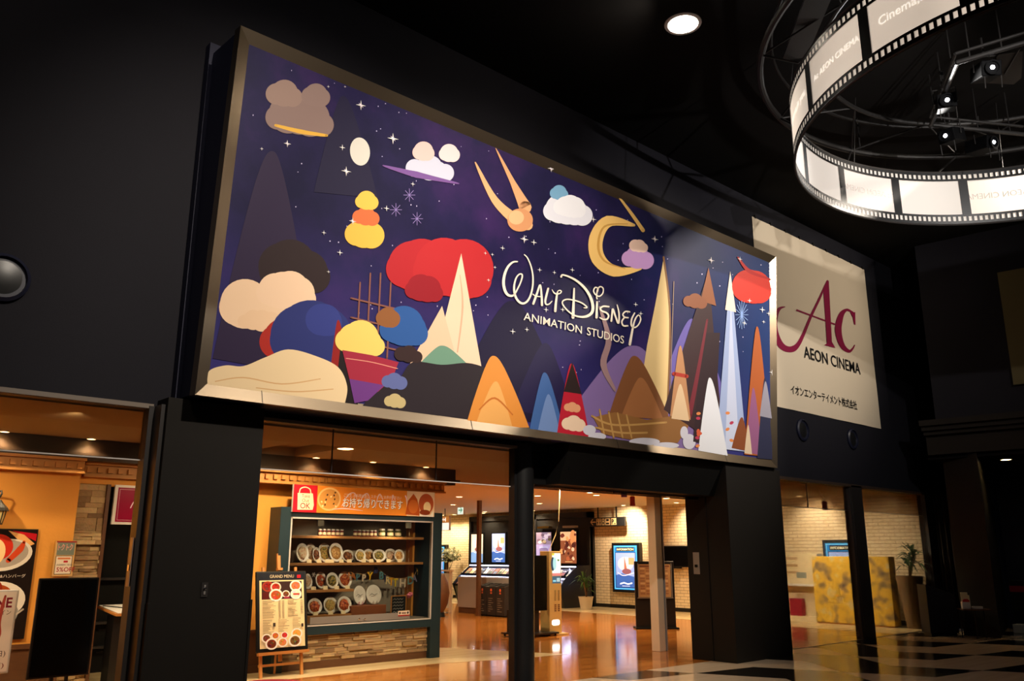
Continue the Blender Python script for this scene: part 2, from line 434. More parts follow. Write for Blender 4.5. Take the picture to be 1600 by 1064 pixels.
def spline(pts, wd, sub=5):
    n = len(pts); w = list(wd) if hasattr(wd, '__len__') else [wd] * n
    if len(w) != n: w = list(np.interp(np.linspace(0, 1, n), np.linspace(0, 1, len(w)), w))
    Q, W = [], []
    g = lambda i: pts[max(0, min(n - 1, i))]
    for i in range(n - 1):
        p0, p1, p2, p3 = g(i - 1), g(i), g(i + 1), g(i + 2)
        for j in range(sub):
            t = j / sub
            Q.append(tuple(.5 * (2 * p1[a] + (p2[a] - p0[a]) * t + (2 * p0[a] - 5 * p1[a] + 4 * p2[a] - p3[a]) * t * t + (3 * p1[a] - p0[a] - 3 * p2[a] + p3[a]) * t ** 3) for a in (0, 1)))
            W.append(w[i] + (w[i + 1] - w[i]) * t)
    Q.append(tuple(pts[-1])); W.append(w[-1]); return Q, W
def offset(Q, W):
    L, Rr = [], []
    for i in range(len(Q)):
        a, b = Q[max(0, i - 1)], Q[min(len(Q) - 1, i + 1)]
        dx, dy = b[0] - a[0], b[1] - a[1]; l = math.hypot(dx, dy) or 1
        nx, ny = -dy / l * W[i] / 2, dx / l * W[i] / 2
        L.append((Q[i][0] + nx, Q[i][1] + ny)); Rr.append((Q[i][0] - nx, Q[i][1] - ny))
    return L, Rr

def aim(o, loc, target):
    d = Vector(tuple(map(float, target))) - Vector(tuple(map(float, loc)))
    o.rotation_euler = d.to_track_quat('-Z', 'Y').to_euler()
def spot(loc, target, watts, deg, col, blend=.6, radius=.05, parent=None):
    l = bpy.data.lights.new('lamp_light', 'SPOT'); l.energy = watts; l.spot_size = R(deg); l.spot_blend = blend; l.color = col; l.shadow_soft_size = radius
    o = bpy.data.objects.new('lamp_light', l); COL.objects.link(o); o.location = tuple(map(float, loc)); aim(o, loc, target)
    if parent is not None: put(o, parent)
    return o
WARM = (1.0, .77, .47); WARM2 = (1.0, .80, .55)

# ------------------------------------------------------------------ room shell
CZ, HZ, IZ = 7.75, 2.75, 2.80          # hall ceiling, glazing head, inner ceiling
struct(MB().box(-7, 20.6, 0, .35, HZ, CZ).build('wall_front', 'navy_wall'))
struct(MB().box(-9, 28, -18, .35, CZ, CZ + .2).build('ceiling', 'black_ceiling'))
f = MB(); f.mats = None
# outer floor: large lozenges of pale, dark and brown stone
a, b = Vector((.86, .03)), Vector((.40, .80)); c_ = b - a
def clip(poly, y1):
    out = []
    for i in range(len(poly)):
        p, q = poly[i], poly[(i + 1) % len(poly)]
        if p[1] <= y1: out.append(p)
        if (p[1] <= y1) != (q[1] <= y1):
            t = (y1 - p[1]) / (q[1] - p[1]); out.append((p[0] + (q[0] - p[0]) * t, y1))
    return out
fl = MB(); th0 = R(-8); sd = 1.12
uu, vv, ww_ = [Vector((math.cos(th0 + k * 2 * math.pi / 3), math.sin(th0 + k * 2 * math.pi / 3))) * sd for k in range(3)]
for i in range(-26, 27):
    for j in range(-26, 27):
        o = Vector((11.574, -2.851)) + (uu - vv) * i + (vv - ww_) * j
        if not (-10 < o.x < 29 and -19 < o.y < 2): continue
        for k, (p_, q_) in enumerate(((uu, vv), (vv, ww_), (ww_, uu))):
            p = clip([tuple(t) for t in (o, o + p_, o + p_ + q_, o + q_)], 0.0)
            if len(p) < 3 or abs(sum(p[t][0] * p[(t + 1) % len(p)][1] - p[(t + 1) % len(p)][0] * p[t][1] for t in range(len(p)))) < 1e-4: continue
            fl.mi = 1 if k == 0 else (0 if k == 1 else (i + j) % 2)
            fl.quad(*[(q[0], q[1], 0) for q in p])
struct(fl.build('floor', ['tile_beige', 'tile_black']))
fi = MB()
fi.box(-7, 25, 0, 22, -.12, -.001)
struct(fi.build('floor_hall', 'floor_wood'))
fc = MB()
fc.prism([(-7, 2.45, .0), (7.83, 2.40, .0), (8.83, 2.10, 0), (9.95, 1.95, 0), (9.5, 2.9, 0), (9.06, 3.98, 0), (8.7, 5.2, 0), (-7, 5.2, 0)], (0, 0, .0015))
fc.prism([(17.1, .02, 0), (19.2, .02, 0), (19.2, 21, 0), (17.1, 21, 0)], (0, 0, .0015))
struct(fc.build('floor_inlay', 'floor_cream'))
struct(MB().box(12.8, 20, -.02, .02, -.01, .003).build('trim_1', 'dark_frame'))
# inner hall
bw = MB(); bw.box(19.2, 19.4, .02, 21, 0, 3.3)
struct(bw.build('wall_right', 'white_brick'))
struct(MB().box(19.185, 19.2, .35, 21, 0, .1).build('baseboard_right', 'cornice_dark'))
struct(MB().box(-7, 19.4, 21, 21.2, 0, 3.3).build('wall_back', 'ceiling_white'))
struct(MB().box(-7, -6.8, .35, 21, 0, 3.3).build('wall_left', 'ceiling_white'))
cl = MB()
# inner ceiling with a shallow raised tray, a bulkhead and the tray over the restaurant walk
cl.box(-7, 19.4, .35, 1.25, IZ, 3.0); cl.box(-7, 19.4, 3.15, 21, IZ, 3.0)
cl.box(-7, 5.0, 1.25, 3.15, IZ, 3.0); cl.box(5.75, 19.4, 1.25, 3.15, IZ, 3.0)
struct(cl.build('ceiling_inner', 'ceiling_white'))
struct(MB().box(4.9, 5.85, 1.15, 3.15, 2.92, 3.0).build('ceiling_tray', 'ceiling_shade'))
struct(MB().box(-7, 19.4, .36, 1.55, IZ - .03, IZ).build('ceiling_soffit', 'ceiling_shade'))
# restaurant front above the cornice
struct(MB().box(-7, 8.6, 3.12, 3.3, 2.55, IZ).box(-7, 8.65, 3.06, 3.12, 2.60, 2.63).build('wall_fascia', 'dark_brown'))
rw = MB(); rw.box(-7, 3.06, 3.25, 3.4, .5, 2.55); rw.box(5.02, 5.52, 3.25, 3.4, .5, 2.55); rw.box(3.06, 5.02, 3.36, 3.46, 2.28, 2.55); rw.box(5.52, 8.22, 3.25, 3.4, 2.1, 2.55)
rw.box(8.0, 8.22, 3.4, 9, 0, 2.55)
struct(rw.build('wall_restaurant', 'orange_plaster'))
ww = MB(); ww.box(-7, 3.06, 3.22, 3.4, 0, .5); ww.box(5.02, 5.52, 3.22, 3.4, 0, .5); ww.box(-7, 3.06, 3.2, 3.24, .48, .53); ww.box(5.02, 5.52, 3.2, 3.24, .48, .53)
ww.box(5.02, 5.52, 3.19, 3.23, 0, .09)
struct(ww.build('baseboard_restaurant', 'dark_wood'))
cn = MB()
def cornice(x0, x1, yf, z):
    cn.box(x0, x1, yf - .16, yf + .02, z + .09, z + .12); cn.box(x0, x1, yf - .1, yf + .02, z - .03, z + .09); cn.box(x0, x1, yf - .14, yf + .02, z - .055, z - .03)
    n = int((x1 - x0) / .115)
    for i in range(n):
        x = x0 + (i + .5) * (x1 - x0) / n
        cn.box(x - .028, x + .028, yf - .135, yf - .1, z + .0, z + .06)
cornice(-3, 3.06, 3.25, 2.45); cornice(3.1, 5.0, 3.42, 2.43); cornice(5.0, 8.3, 3.12, 2.46)
struct(cn.build('trim_2', 'cornice_wood'))
# restaurant interior seen through its doorway
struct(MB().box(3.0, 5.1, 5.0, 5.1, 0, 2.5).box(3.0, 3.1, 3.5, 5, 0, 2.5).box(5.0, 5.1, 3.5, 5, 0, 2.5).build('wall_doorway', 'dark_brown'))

# stone ledge cladding
def ledge(mb, O, U, N, wd, z0, z1, rg, hmin=.025, hmax=.055, wmin=.09, wmax=.34, dmax=.065):
    z = z0; U, N = Vector(U), Vector(N)
    while z < z1 - .005:
        h = min(rg.uniform(hmin, hmax), z1 - z); x = 0
        while x < wd - .004:
            wq = min(rg.uniform(wmin, wmax), wd - x); dp = rg.uniform(.012, dmax)
            p = Vector(O) + U * x; p.z = z
            mb.obox(p, U, N, (0, 0, 1), wq - .003, dp, h - .003); x += wq
        z += h
rg = random.Random(3)
sp = MB(); ledge(sp, (3.06, 3.36, 0), (1, 0, 0), (0, -1, 0), .33, 0, 1.75, rg); ledge(sp, (3.06, 3.36, 0), (1, 0, 0), (0, -1, 0), .33, 1.75, 2.3, rg, .05, .09, .1, .3, .03)
sp.box(3.06, 3.39, 3.36, 3.45, 0, 2.3); sp.mi = 1; sp.box(3.39, 3.43, 3.31, 3.45, 0, 2.3)
struct(sp.build('wall_stone_pillar', ['ledge_stone', 'dark_wood']))

# ------------------------------------------------------------------ front structure: columns, header, glazing
lc = MB(); lc.box(2.70, 3.60, -.25, .3, 0, 2.81)
lc.box(2.695, 2.72, -.262, -.2, 0, 1.1); lc.box(3.585, 3.61, -.262, -.2, 0, 1.1)
struct(lc.build('wall_column', 'dark_column', bevel=.004))
lf = MB(); lf.box(2.62, 2.70, -.04, .1, 0, HZ); lf.box(2.665, 2.70, -.2, -.04, 0, HZ)
struct(lf.build('door_1', 'dark_frame'))
rp = MB(); rp.box(10.87, 12.28, -.43, .33, 0, 2.82); rp.box(12.28, 12.5, -.36, .3, 0, 2.8); rp.box(12.5, 12.77, -.02, .2, 0, HZ)
rp.box(10.855, 10.87, -.05, -.035, 0, 2.4)
struct(rp.build('wall_entrance_pillar', 'dark_column', bevel=.004))
ps = MB()
ps.lathe([(.14, 0), (.14, 2.8)], 28, (7.16, .02, 0)); ps.box(6.99, 7.05, -.02, .08, 0, HZ)
struct(ps.build('wall_round_post', 'black_satin', smooth=True))
hd = MB()
hd.prism([(7.56, -.42, 2.83), (7.56, -.20, 2.33), (7.56, .3, 2.33), (7.56, .3, 2.83)], (3.34, 0, 0))
hd.box(7.28, 7.56, .02, .3, 2.33, 2.83); hd.box(7.66, 7.665, -.3, -.2, 2.5, 2.7)
struct(hd.build('wall_entrance_header', 'black_matt'))
hl = MB(); hl.obox((7.72, -.425, 2.79), (1, 0, 0), (0, .402, -.915), (0, -.915, -.402), .35, .004, .002)
struct(hl.build('trim_3', 'dark_frame'))
wp = MB(); wp.box(11.25, 11.40, 1.22, 1.38, 0, IZ); wp.mi = 1; wp.box(11.40, 11.46, 1.25, 1.36, 0, IZ); wp.box(11.46, 11.475, 1.23, 1.38, 0, IZ)
struct(wp.build('wall_white_post', ['cream_post', 'silver_panel'], bevel=.004))
# lintel strip and mullions
struct(MB().box(-7, 2.66, -.03, .12, HZ - .02, HZ + .02).box(3.6, 7.04, -.03, .12, HZ - .012, HZ + .02).build('trim_4', 'lintel_metal'))
struct(MB().box(12.5, 19.2, -.03, .12, HZ - .03, HZ + .02).build('trim_8', 'dark_brown'))
mu = MB(); mu.box(15.60, 16.02, -.03, .14, 0, HZ); mu.box(15.56, 15.60, .0, .1, 0, HZ)
struct(mu.build('trim_5', 'dark_frame'))
struct(MB().box(18.9, 19.35, -.03, .14, 0, HZ).build('trim_6', 'dark_frame'))

def barrier(n, x0, x1, ends=(0, 0), seams=()):
    # smoke-stop glass hanging from the head of the opening, with pale polished edges
    g = MB(); g.box(x0, x1, .055, .063, 2.285, HZ)
    o = struct(g.build('window_%d' % n, 'glass_smoke'))
    e = MB(); e.box(x0, x1, .05, .066, 2.278, 2.288)
    if ends[0]: e.box(x0, x0 + .01, .05, .066, 2.285, HZ)
    if ends[1]: e.box(x1 - .01, x1, .05, .066, 2.285, HZ)
    e.mi = 1
    for s in seams: e.box(s - .004, s + .004, .05, .066, 2.285, HZ)
    e.build('glass_edge', ['white_edge' if n < 3 else 'dark_frame', 'dark_frame'], o)
barrier(1, -7, 2.655, (0, 1), (-1.2,))
barrier(2, 3.62, 7.02, (0, 1), (4.52, 5.86))
barrier(3, 12.77, 15.58, (0, 0), (14.1,)); barrier(4, 16.02, 18.92)
barrier(5, 7.32, 10.85, (0, 0), (8.9,))
for n, (x0, x1) in ((6, (12.77, 15.6)), (7, (16.02, 18.9))):
    struct(MB().box(x0, x1, .02, .03, 0, 2.28).build('window_%d' % n, 'glass_clear'))

# door pulls and the call plate
def plate(name, O, u, n, wd, ht, label, cat, m1='brushed_steel'):
    t = thing(name, O, label, cat)
    fp_ = MB().obox(O, u, (0, 0, 1), n, wd, ht, .006).build('face_plate', m1, t, bevel=.002);
    k = Vector(O) + Vector(u) * wd * .3; k.z += ht * .32
    MB().obox(k, u, (0, 0, 1), n, wd * .45, ht * .12, .012).build('latch', 'chrome', fp_)
    return t
p1 = onX(205, 917, 2.615); plate('door_pull', (2.612, -.03, p1[2] - .0), (0, 1, 0), (-1, 0, 0), .07, .40, 'long metal pull plate on the dark door frame at far left', 'handle')
q0, q1 = onX(1084.5, 897, 10.868), onX(1092.5, 863, 10.868)
plate('door_pull', (10.866, q1[1], q0[2]), (0, 1, 0), (-1, 0, 0), abs(q0[1] - q1[1]), q1[2] - q0[2], 'metal pull plate on the dark entrance pillar', 'handle')
q0, q1 = onY(314, 933, -.262), onY(326, 910, -.262)
t = thing('switch_plate', (q0[0], -.25, q0[2]), 'small metal key switch plate on the wide black column', 'switch')
MB().box(q0[0], q1[0], -.258, -.25, q0[2], q1[2]).build('back_plate', 'dark_frame', t)
fp_ = MB().box(q0[0] + .02, q1[0] - .02, -.262, -.258, q0[2] + .02, q1[2] - .02).build('face_plate', 'brushed_steel', t, bevel=.002)
cx_, cz_ = (q0[0] + q1[0]) / 2, (q0[2] + q1[2]) / 2 + .01
MB().lathe([(.012, 0), (.012, .01), (.005, .012), (0, .012)], 16, (cx_, -.262, cz_), mtx=Matrix.Rotation(R(90), 3, 'X')).build('key_cylinder', 'chrome', fp_)

# round wall vents
for i, (px, py) in enumerate(((1253, 672), (1331, 686), (4, 434))):
    P = onY(px, py, 0); rr = (.2, .2, .2)[i]
    lab = ('round dark wall speaker below the banner, nearer the billboard', 'round dark wall speaker below the banner corner, the farther one', 'round dark wall speaker at the far left of the wall')[i]
    t = thing('wall_speaker', P, lab, 'speaker', 'round wall speakers')
    mx = Matrix.Rotation(R(90), 3, 'X')
    MB().lathe([(rr, 0), (rr, .03), (rr * .86, .05), (rr * .84, .02)], 32, P, mtx=mx).build('rim', 'speaker_mesh', t, smooth=True)
    MB().lathe([(rr * .84, .015), (rr * .4, .03), (0, .034)], 32, P, mtx=mx).build('grille', 'black_satin', t, smooth=True)

# ------------------------------------------------------------------ billboard
BX0, BX1 = 2.832, 12.232
BB0 = Vector((BX0, -.487, 2.815)); BT = Vector((0, -.263, 3.47)); BH = BT.length; BT.normalize(); BN = Vector((1, 0, 0)).cross(BT)
BW = BX1 - BX0
def bb(px, py, back=.05):
    d = Vector(tuple(ray(px, py))); o = Vector(tuple(CAM)); q = BB0 - BN * back
    t = (q - o).dot(BN) / d.dot(BN); P = o + d * t - q
    return (P.x, P.dot(BT))
bbt = thing('billboard', (BX0, 0, 2.8), 'huge starry night poster billboard in a steel frame, above the entrance', 'billboard')
top = BB0 + BT * BH
box = MB()
pr = [(BB0.y + .05, BB0.z + .02), (top.y + .06, top.z - .01), (-.001, top.z + .03), (-.001, BB0.z + .02)]
box.prism([(BX0 + .02, y, z) for y, z in pr], (BW - .04, 0, 0))
box.box(BX0 - .02, BX0 + .1, -.10, -.001, BB0.z + .02, top.z + .13)
box.build('cabinet', 'navy_panel', bbt)
def L(u, v, n=0.0): return BB0 + Vector((1, 0, 0)) * u + BT * v + BN * n
FW, FD = .135, .055
def member(pts_o, pts_i):
    b_ = MB()
    o1, o2, i1, i2 = L(*pts_o[0]), L(*pts_o[1]), L(*pts_i[0], -FD), L(*pts_i[1], -FD)
    ob1, ob2 = L(*pts_o[0], -.12), L(*pts_o[1], -.12)
    b_.quad(o1, o2, i2, i1); b_.quad(ob1, ob2, o2, o1)
    b_.quad(L(*pts_i[0], -.07), L(*pts_i[1], -.07), i2, i1)
    b_.quad(ob1, ob2, L(*pts_i[1], -.12), L(*pts_i[0], -.12))
    return b_.build('frame_rail', 'steel', bbt)
bottom_rail = member(((0, 0), (BW, 0)), ((FW, FW), (BW - FW, FW))); member(((0, BH), (BW, BH)), ((FW, BH - FW), (BW - FW, BH - FW)))
member(((0, 0), (0, BH)), ((FW, FW), (FW, BH - FW))); member(((BW, 0), (BW, BH)), ((BW - FW, FW), (BW - FW, BH - FW)))
for u in (.62, 3.1, 5.55, 8.0): MB().obox(L(u, 0.0, .001), (1, 0, 0), BT + BN * -.4, BN, .006, FW * .98, .002).build('frame_joint', 'dark_frame', bottom_rail)

PT = Paint(L(0, 0, -.05), (1, 0, 0), BT, .00003)
PT.rect(FW - .02, FW - .02, BW - FW + .02, BH - FW + .02, (.1, .1, .3), 1)
def X(pts): return [bb(x, y) for x, y in pts]
def blob(px, py, rx, ry, col, rot=0, n=30):
    pts = []
    for i in range(n):
        t = 2 * math.pi * i / n; x, y = rx * math.cos(t), ry * math.sin(t); c, q = math.cos(rot), math.sin(rot)
        pts.append((px + x * c - y * q, py + x * q + y * c))
    PT.poly(X(pts), col)
def hill(pts, col): 
    Q, _ = spline(pts + [pts[0]], 1, 6); PT.poly(X(Q[:-1]), col)
def strip(pts, wd, col):
    Q, W = spline(pts, wd, 6); Lf, Rt = offset(Q, W); PT.k += 1
    for i in range(len(Q) - 1): PT._face([PT.P(*bb(*p)) for p in (Lf[i], Lf[i + 1], Rt[i + 1], Rt[i])], col)
    for q, wv in ((Q[0], W[0]), (Q[-1], W[-1])): PT._face([PT.P(*bb(q[0] + wv / 2 * math.cos(a_ * math.pi / 5), q[1] + wv / 2 * math.sin(a_ * math.pi / 5))) for a_ in range(10)], col)
def cloud(parts, col):
    for x, y, rx, ry in parts: blob(x, y, rx, ry, col)
def cumulus(x0, x1, yb, h, col, seed=0, tilt=.13, n=5):
    """a flat bottomed cloud"""
    rq = random.Random(seed); w = x1 - x0
    PT.poly(X([(x0 + w * .06, yb + tilt * w * .06), (x0 + w * .94, yb + tilt * w * .94), (x0 + w * .9, yb - h * .4 + tilt * w * .9), (x0 + w * .1, yb - h * .4 + tilt * w * .1)]), col)
    for i in range(n):
        t = (i + .5) / n; r = h * (.30 + .26 * math.sin(math.pi * t)) * rq.uniform(.85, 1.1)
        blob(x0 + w * (.1 + .8 * t), yb + tilt * w * t - r * .72, max(r, w / n * .62), r, col)
def mount(x0, xt, x1, yb0, yt, yb1, col, k=.28):
    """a rounded hill or peak"""
    pts = [(x0, yb0), (x0 + (xt - x0) * .35, yb0 + (yt - yb0) * .45), (x0 + (xt - x0) * .75, yb0 + (yt - yb0) * .88), (xt, yt), (xt + (x1 - xt) * .25, yb1 + (yt - yb1) * .88), (xt + (x1 - xt) * .65, yb1 + (yt - yb1) * .45), (x1, yb1)]
    Q, _ = spline(pts, 1, 6); PT.poly(X(Q), col)
def peak(x0, xt, x1, yb0, yt, yb1, col): PT.poly(X([(x0, yb0), (xt, yt), (x1, yb1)]), col)
navy = C(28, 22, 54)
rs = random.Random(11)
for i in range(150):
    x, y = rs.uniform(395, 1205), 0; t = (x - 390) / 820; y = rs.uniform(66 + 350 * t, 600 + 115 * t)
    if rs.random() < .75 and (x < 560 and y > 380): continue
    blob(x, y, rs.uniform(.5, 1.1), rs.uniform(.6, 1.3), C(206, 196, 232), 0, 6)
# far dark mountains and pale dunes, glare painted into the last one
mount(332, 425, 500, 560, 236, 590, C(44, 32, 62)); mount(700, 800, 900, 640, 470, 670, navy); mount(800, 852, 900, 640, 536, 660, C(36, 30, 70))
mount(490, 536, 590, 300, 150, 310, C(26, 21, 54)); mount(1020, 1082, 1150, 640, 498, 680, C(112, 98, 176)); mount(860, 990, 1100, 690, 540, 705, C(130, 106, 164))
# lower left: cream dunes under cloud banks
cumulus(412, 506, 440, 72, C(46, 32, 34), 1, n=6); cumulus(358, 430, 500, 70, C(244, 208, 172), 2); cumulus(404, 490, 470, 56, C(246, 210, 176), 3, n=6)
cumulus(366, 452, 508, 30, C(240, 202, 164), 14)
cumulus(416, 500, 552, 76, C(176, 44, 34), 4); cumulus(440, 530, 556, 92, C(44, 52, 116), 5); cumulus(490, 524, 516, 46, C(52, 62, 136), 6)
mount(510, 528, 552, 634, 500, 640, C(150, 34, 32)); mount(522, 536, 560, 634, 520, 640, C(34, 26, 28))
Q, _ = spline([(324, 603), (326, 580), (352, 571), (380, 572), (415, 558), (450, 546), (492, 556), (528, 574), (542, 604), (538, 632)], 1, 6); PT.poly(X(Q), C(243, 214, 168))
strip([(336, 596), (380, 590), (440, 600), (500, 592)], [1.5, 2, 2, 1.5], C(222, 176, 122)); strip([(400, 606), (460, 612), (520, 608)], [1.5, 2, 1.5], C(222, 176, 122))
# grey evening cloud with a gold edge
cumulus(414, 522, 196, 56, C(138, 114, 108), 8); cumulus(420, 468, 158, 40, C(150, 124, 114), 9, n=3); cumulus(478, 508, 160, 34, C(140, 116, 110), 10, n=3); strip([(430, 196), (470, 206), (510, 212)], [4, 7, 4], C(228, 176, 70))
# round white moon, gold and orange evening clouds
blob(562, 237, 15.5, 22, C(218, 214, 204), -.12)
cumulus(546, 590, 378, 44, C(236, 186, 76), 11, n=3); cumulus(552, 590, 346, 26, C(222, 110, 62), 12, n=3); cumulus(558, 586, 322, 26, C(240, 192, 82), 13, n=3)
# drifting veil
cumulus(634, 708, 272, 34, C(204, 206, 226), 15); cumulus(650, 672, 246, 28, C(236, 196, 190), 16, n=3); cumulus(690, 712, 248, 24, C(240, 214, 216), 17, n=3)
strip([(598, 259), (650, 273), (716, 287)], [2, 10, 2], C(122, 84, 152))
for x, y in ((639, 305), (618, 328), (651, 342)):
    for k in range(4):
        t = k * math.pi / 4; strip([(x - 9 * math.cos(t), y - 10 * math.sin(t)), (x + 9 * math.cos(t), y + 10 * math.sin(t))], [.8, .8], C(146, 126, 190))
# sandy comet
strip([(742, 254), (772, 312), (806, 344), (824, 352)], [2, 11, 18, 16], C(236, 178, 128)); strip([(774, 232), (800, 284), (820, 324)], [1, 8, 20], C(230, 170, 122)); blob(812, 344, 20, 18, C(214, 150, 104)); blob(806, 340, 12, 11, C(238, 186, 138))
# white clouds tinged with blue
cumulus(850, 922, 340, 44, C(230, 230, 242), 18); cumulus(862, 884, 308, 20, C(120, 170, 206), 19, n=3); cumulus(868, 912, 332, 30, C(238, 238, 246), 20)
# a golden crescent
strip([(968, 310), (986, 334), (1004, 360)], [3, 5, 6], C(236, 190, 110))
strip([(990, 352), (950, 346), (931, 372), (934, 404), (960, 424), (1000, 420)], [4, 18, 22, 22, 17, 4], C(238, 194, 116)); strip([(980, 350), (944, 354), (934, 384), (944, 408), (976, 420)], [1, 3, 4, 3, 1], C(204, 152, 74))
cumulus(972, 1018, 412, 32, C(190, 146, 198), 21, n=3); cumulus(986, 1010, 390, 20, C(238, 204, 188), 22, n=3)
# red sunset bank, rosy cliffs and the black headland with a green swell
cumulus(616, 700, 440, 70, C(182, 36, 44), 23); cumulus(660, 756, 446, 84, C(188, 40, 46), 24); cumulus(634, 690, 462, 36, C(152, 28, 40), 25, n=4)
peak(676, 720, 752, 570, 396, 576, C(244, 210, 180)); peak(640, 690, 716, 568, 478, 574, C(236, 198, 166)); strip([(718, 430), (722, 480), (714, 550)], [1, 3, 2], C(222, 174, 144))
mount(650, 690, 740, 574, 540, 580, C(112, 152, 130))
Q, _ = spline([(566, 634), (588, 606), (622, 592), (644, 566), (690, 570), (736, 568), (776, 588), (800, 640), (800, 664)], 1, 6); PT.poly(X(Q), C(44, 36, 42))
# latticed harbour fence, straw and blue clouds, red rowing boat
for x in (562, 578, 594, 610): strip([(x - 6, 560), (x, 420 + abs(x - 586) * .9)], [2.6, 2.4], C(136, 86, 76))
for y in (470, 500, 534): strip([(548, y - 4), (640, y + 18)], [2.6, 2.6], C(136, 86, 76))
cumulus(528, 598, 544, 46, C(244, 212, 112), 27); cumulus(600, 660, 528, 56, C(46, 90, 158), 28); cumulus(594, 616, 506, 30, C(146, 92, 52), 29, n=3); cumulus(616, 660, 560, 26, C(56, 38, 38), 30, n=3)
PT.poly(X([(534, 547), (580, 555), (622, 566), (612, 592), (590, 612), (556, 628), (546, 596)]), C(166, 44, 66)); PT.poly(X([(545, 592), (600, 602), (574, 626), (553, 630)]), C(114, 60, 136)); strip([(540, 560), (580, 566), (620, 576)], [1.4, 1.4, 1.4], C(230, 150, 130))
cumulus(596, 634, 602, 26, C(100, 110, 166), 31, n=3); cumulus(600, 632, 632, 22, C(200, 180, 128), 32, n=3)
# orange, blue and red hills
mount(726, 770, 826, 668, 556, 668, C(224, 144, 62)); mount(742, 774, 800, 664, 596, 668, C(236, 172, 96)); strip([(748, 640), (772, 622), (800, 648)], [2, 3, 2], C(198, 112, 44))
mount(824, 850, 884, 684, 582, 690, C(66, 102, 164)); mount(838, 856, 876, 680, 616, 686, C(112, 140, 194))
mount(868, 892, 922, 686, 568, 692, C(188, 34, 54)); peak(880, 893, 908, 612, 566, 616, C(48, 36, 36)); cumulus(878, 912, 668, 22, C(242, 212, 184), 33, n=3); cumulus(880, 906, 640, 14, C(228, 160, 120), 34, n=3)
# sailing boat and spray
PT.poly(X([(994, 646), (1010, 540), (1024, 470), (1036, 404), (1046, 470), (1046, 560), (1040, 650)]), C(238, 206, 146)); strip([(1036, 402), (1046, 500), (1041, 660)], [3, 3, 3], C(140, 100, 62)); strip([(1052, 440), (1048, 560), (1046, 640)], [1, 1, 1], C(170, 140, 110))
mount(950, 990, 1046, 650, 556, 656, C(130, 82, 50)); mount(970, 1000, 1036, 650, 590, 656, C(166, 108, 66)); strip([(936, 480), (950, 530), (942, 570), (960, 610)], [3, 9, 10, 4], C(160, 128, 132))
PT.poly(X([(926, 652), (960, 644), (1010, 656), (1050, 650), (1082, 636), (1074, 668), (1058, 692), (1000, 690), (940, 678)]), C(150, 104, 58)); strip([(924, 650), (960, 664), (1040, 660)], [3, 3, 3], C(196, 152, 90)); strip([(930, 668), (968, 676), (1010, 676)], [3, 3, 3], C(196, 152, 90))
for x in (936, 950, 964, 978): strip([(x, 640 + (x - 936) * .2), (x + 8, 684)], [2.5, 2.5], C(196, 152, 90))
cloud([(920, 672, 10, 8), (932, 682, 14, 6), (1006, 690, 24, 6), (1076, 690, 10, 12), (1040, 696, 20, 5), (1068, 676, 6, 10)], C(214, 212, 226))
# winter range: dark peak, ice peak, snow hill, autumn hills
peak(1036, 1106, 1130, 640, 424, 700, C(62, 40, 44)); PT.poly(X([(1082, 690), (1096, 520), (1124, 520), (1114, 696)]), C(54, 36, 42)); peak(1094, 1106, 1118, 470, 418, 478, C(152, 92, 58)); cumulus(1066, 1104, 476, 20, C(146, 88, 58), 35, n=3); strip([(1104, 500), (1088, 590), (1076, 650)], [3, 6, 8], C(124, 44, 56))
peak(1118, 1140, 1166, 700, 424, 706, C(166, 182, 222)); peak(1132, 1141, 1154, 702, 470, 704, C(204, 212, 238)); peak(1132, 1140, 1149, 484, 424, 488, C(240, 222, 206))
mount(1090, 1108, 1136, 704, 590, 712, C(234, 236, 244)); mount(1046, 1062, 1078, 650, 540, 656, C(196, 142, 100)); mount(1048, 1062, 1076, 654, 600, 658, C(230, 198, 158)); strip([(1052, 584), (1072, 588)], [6, 6], C(184, 60, 46))
for i in range(26):
    x, y = rnd.uniform(1086, 1150), rnd.uniform(640, 706)
    if not 1094 < x < 1132: blob(x, y, 2.4, 3.4, C(*rnd.choice(((214, 92, 60), (230, 140, 80), (190, 60, 90)))), rnd.uniform(0, 3))
cumulus(1152, 1194, 464, 44, C(202, 52, 40), 36, n=4); strip([(1152, 402), (1170, 424), (1204, 437)], [2, 6, 2], C(176, 36, 36))
for k in range(8):
    t = k * math.pi / 8; strip([(1158 - 10 * math.cos(t), 492 - 22 * math.sin(t)), (1158 + 10 * math.cos(t), 492 + 22 * math.sin(t))], [.8, .8], C(140, 170, 226))
mount(1162, 1182, 1204, 710, 510, 714, C(174, 92, 48)); mount(1164, 1176, 1190, 706, 606, 712, C(148, 92, 132)); mount(1142, 1158, 1172, 700, 652, 706, C(138, 76, 44)); mount(1182, 1194, 1207, 716, 590, 718, C(46, 48, 74)); mount(1186, 1195, 1205, 650, 596, 654, C(150, 146, 160)); mount(1162, 1168, 1174, 708, 664, 710, C(222, 198, 168))
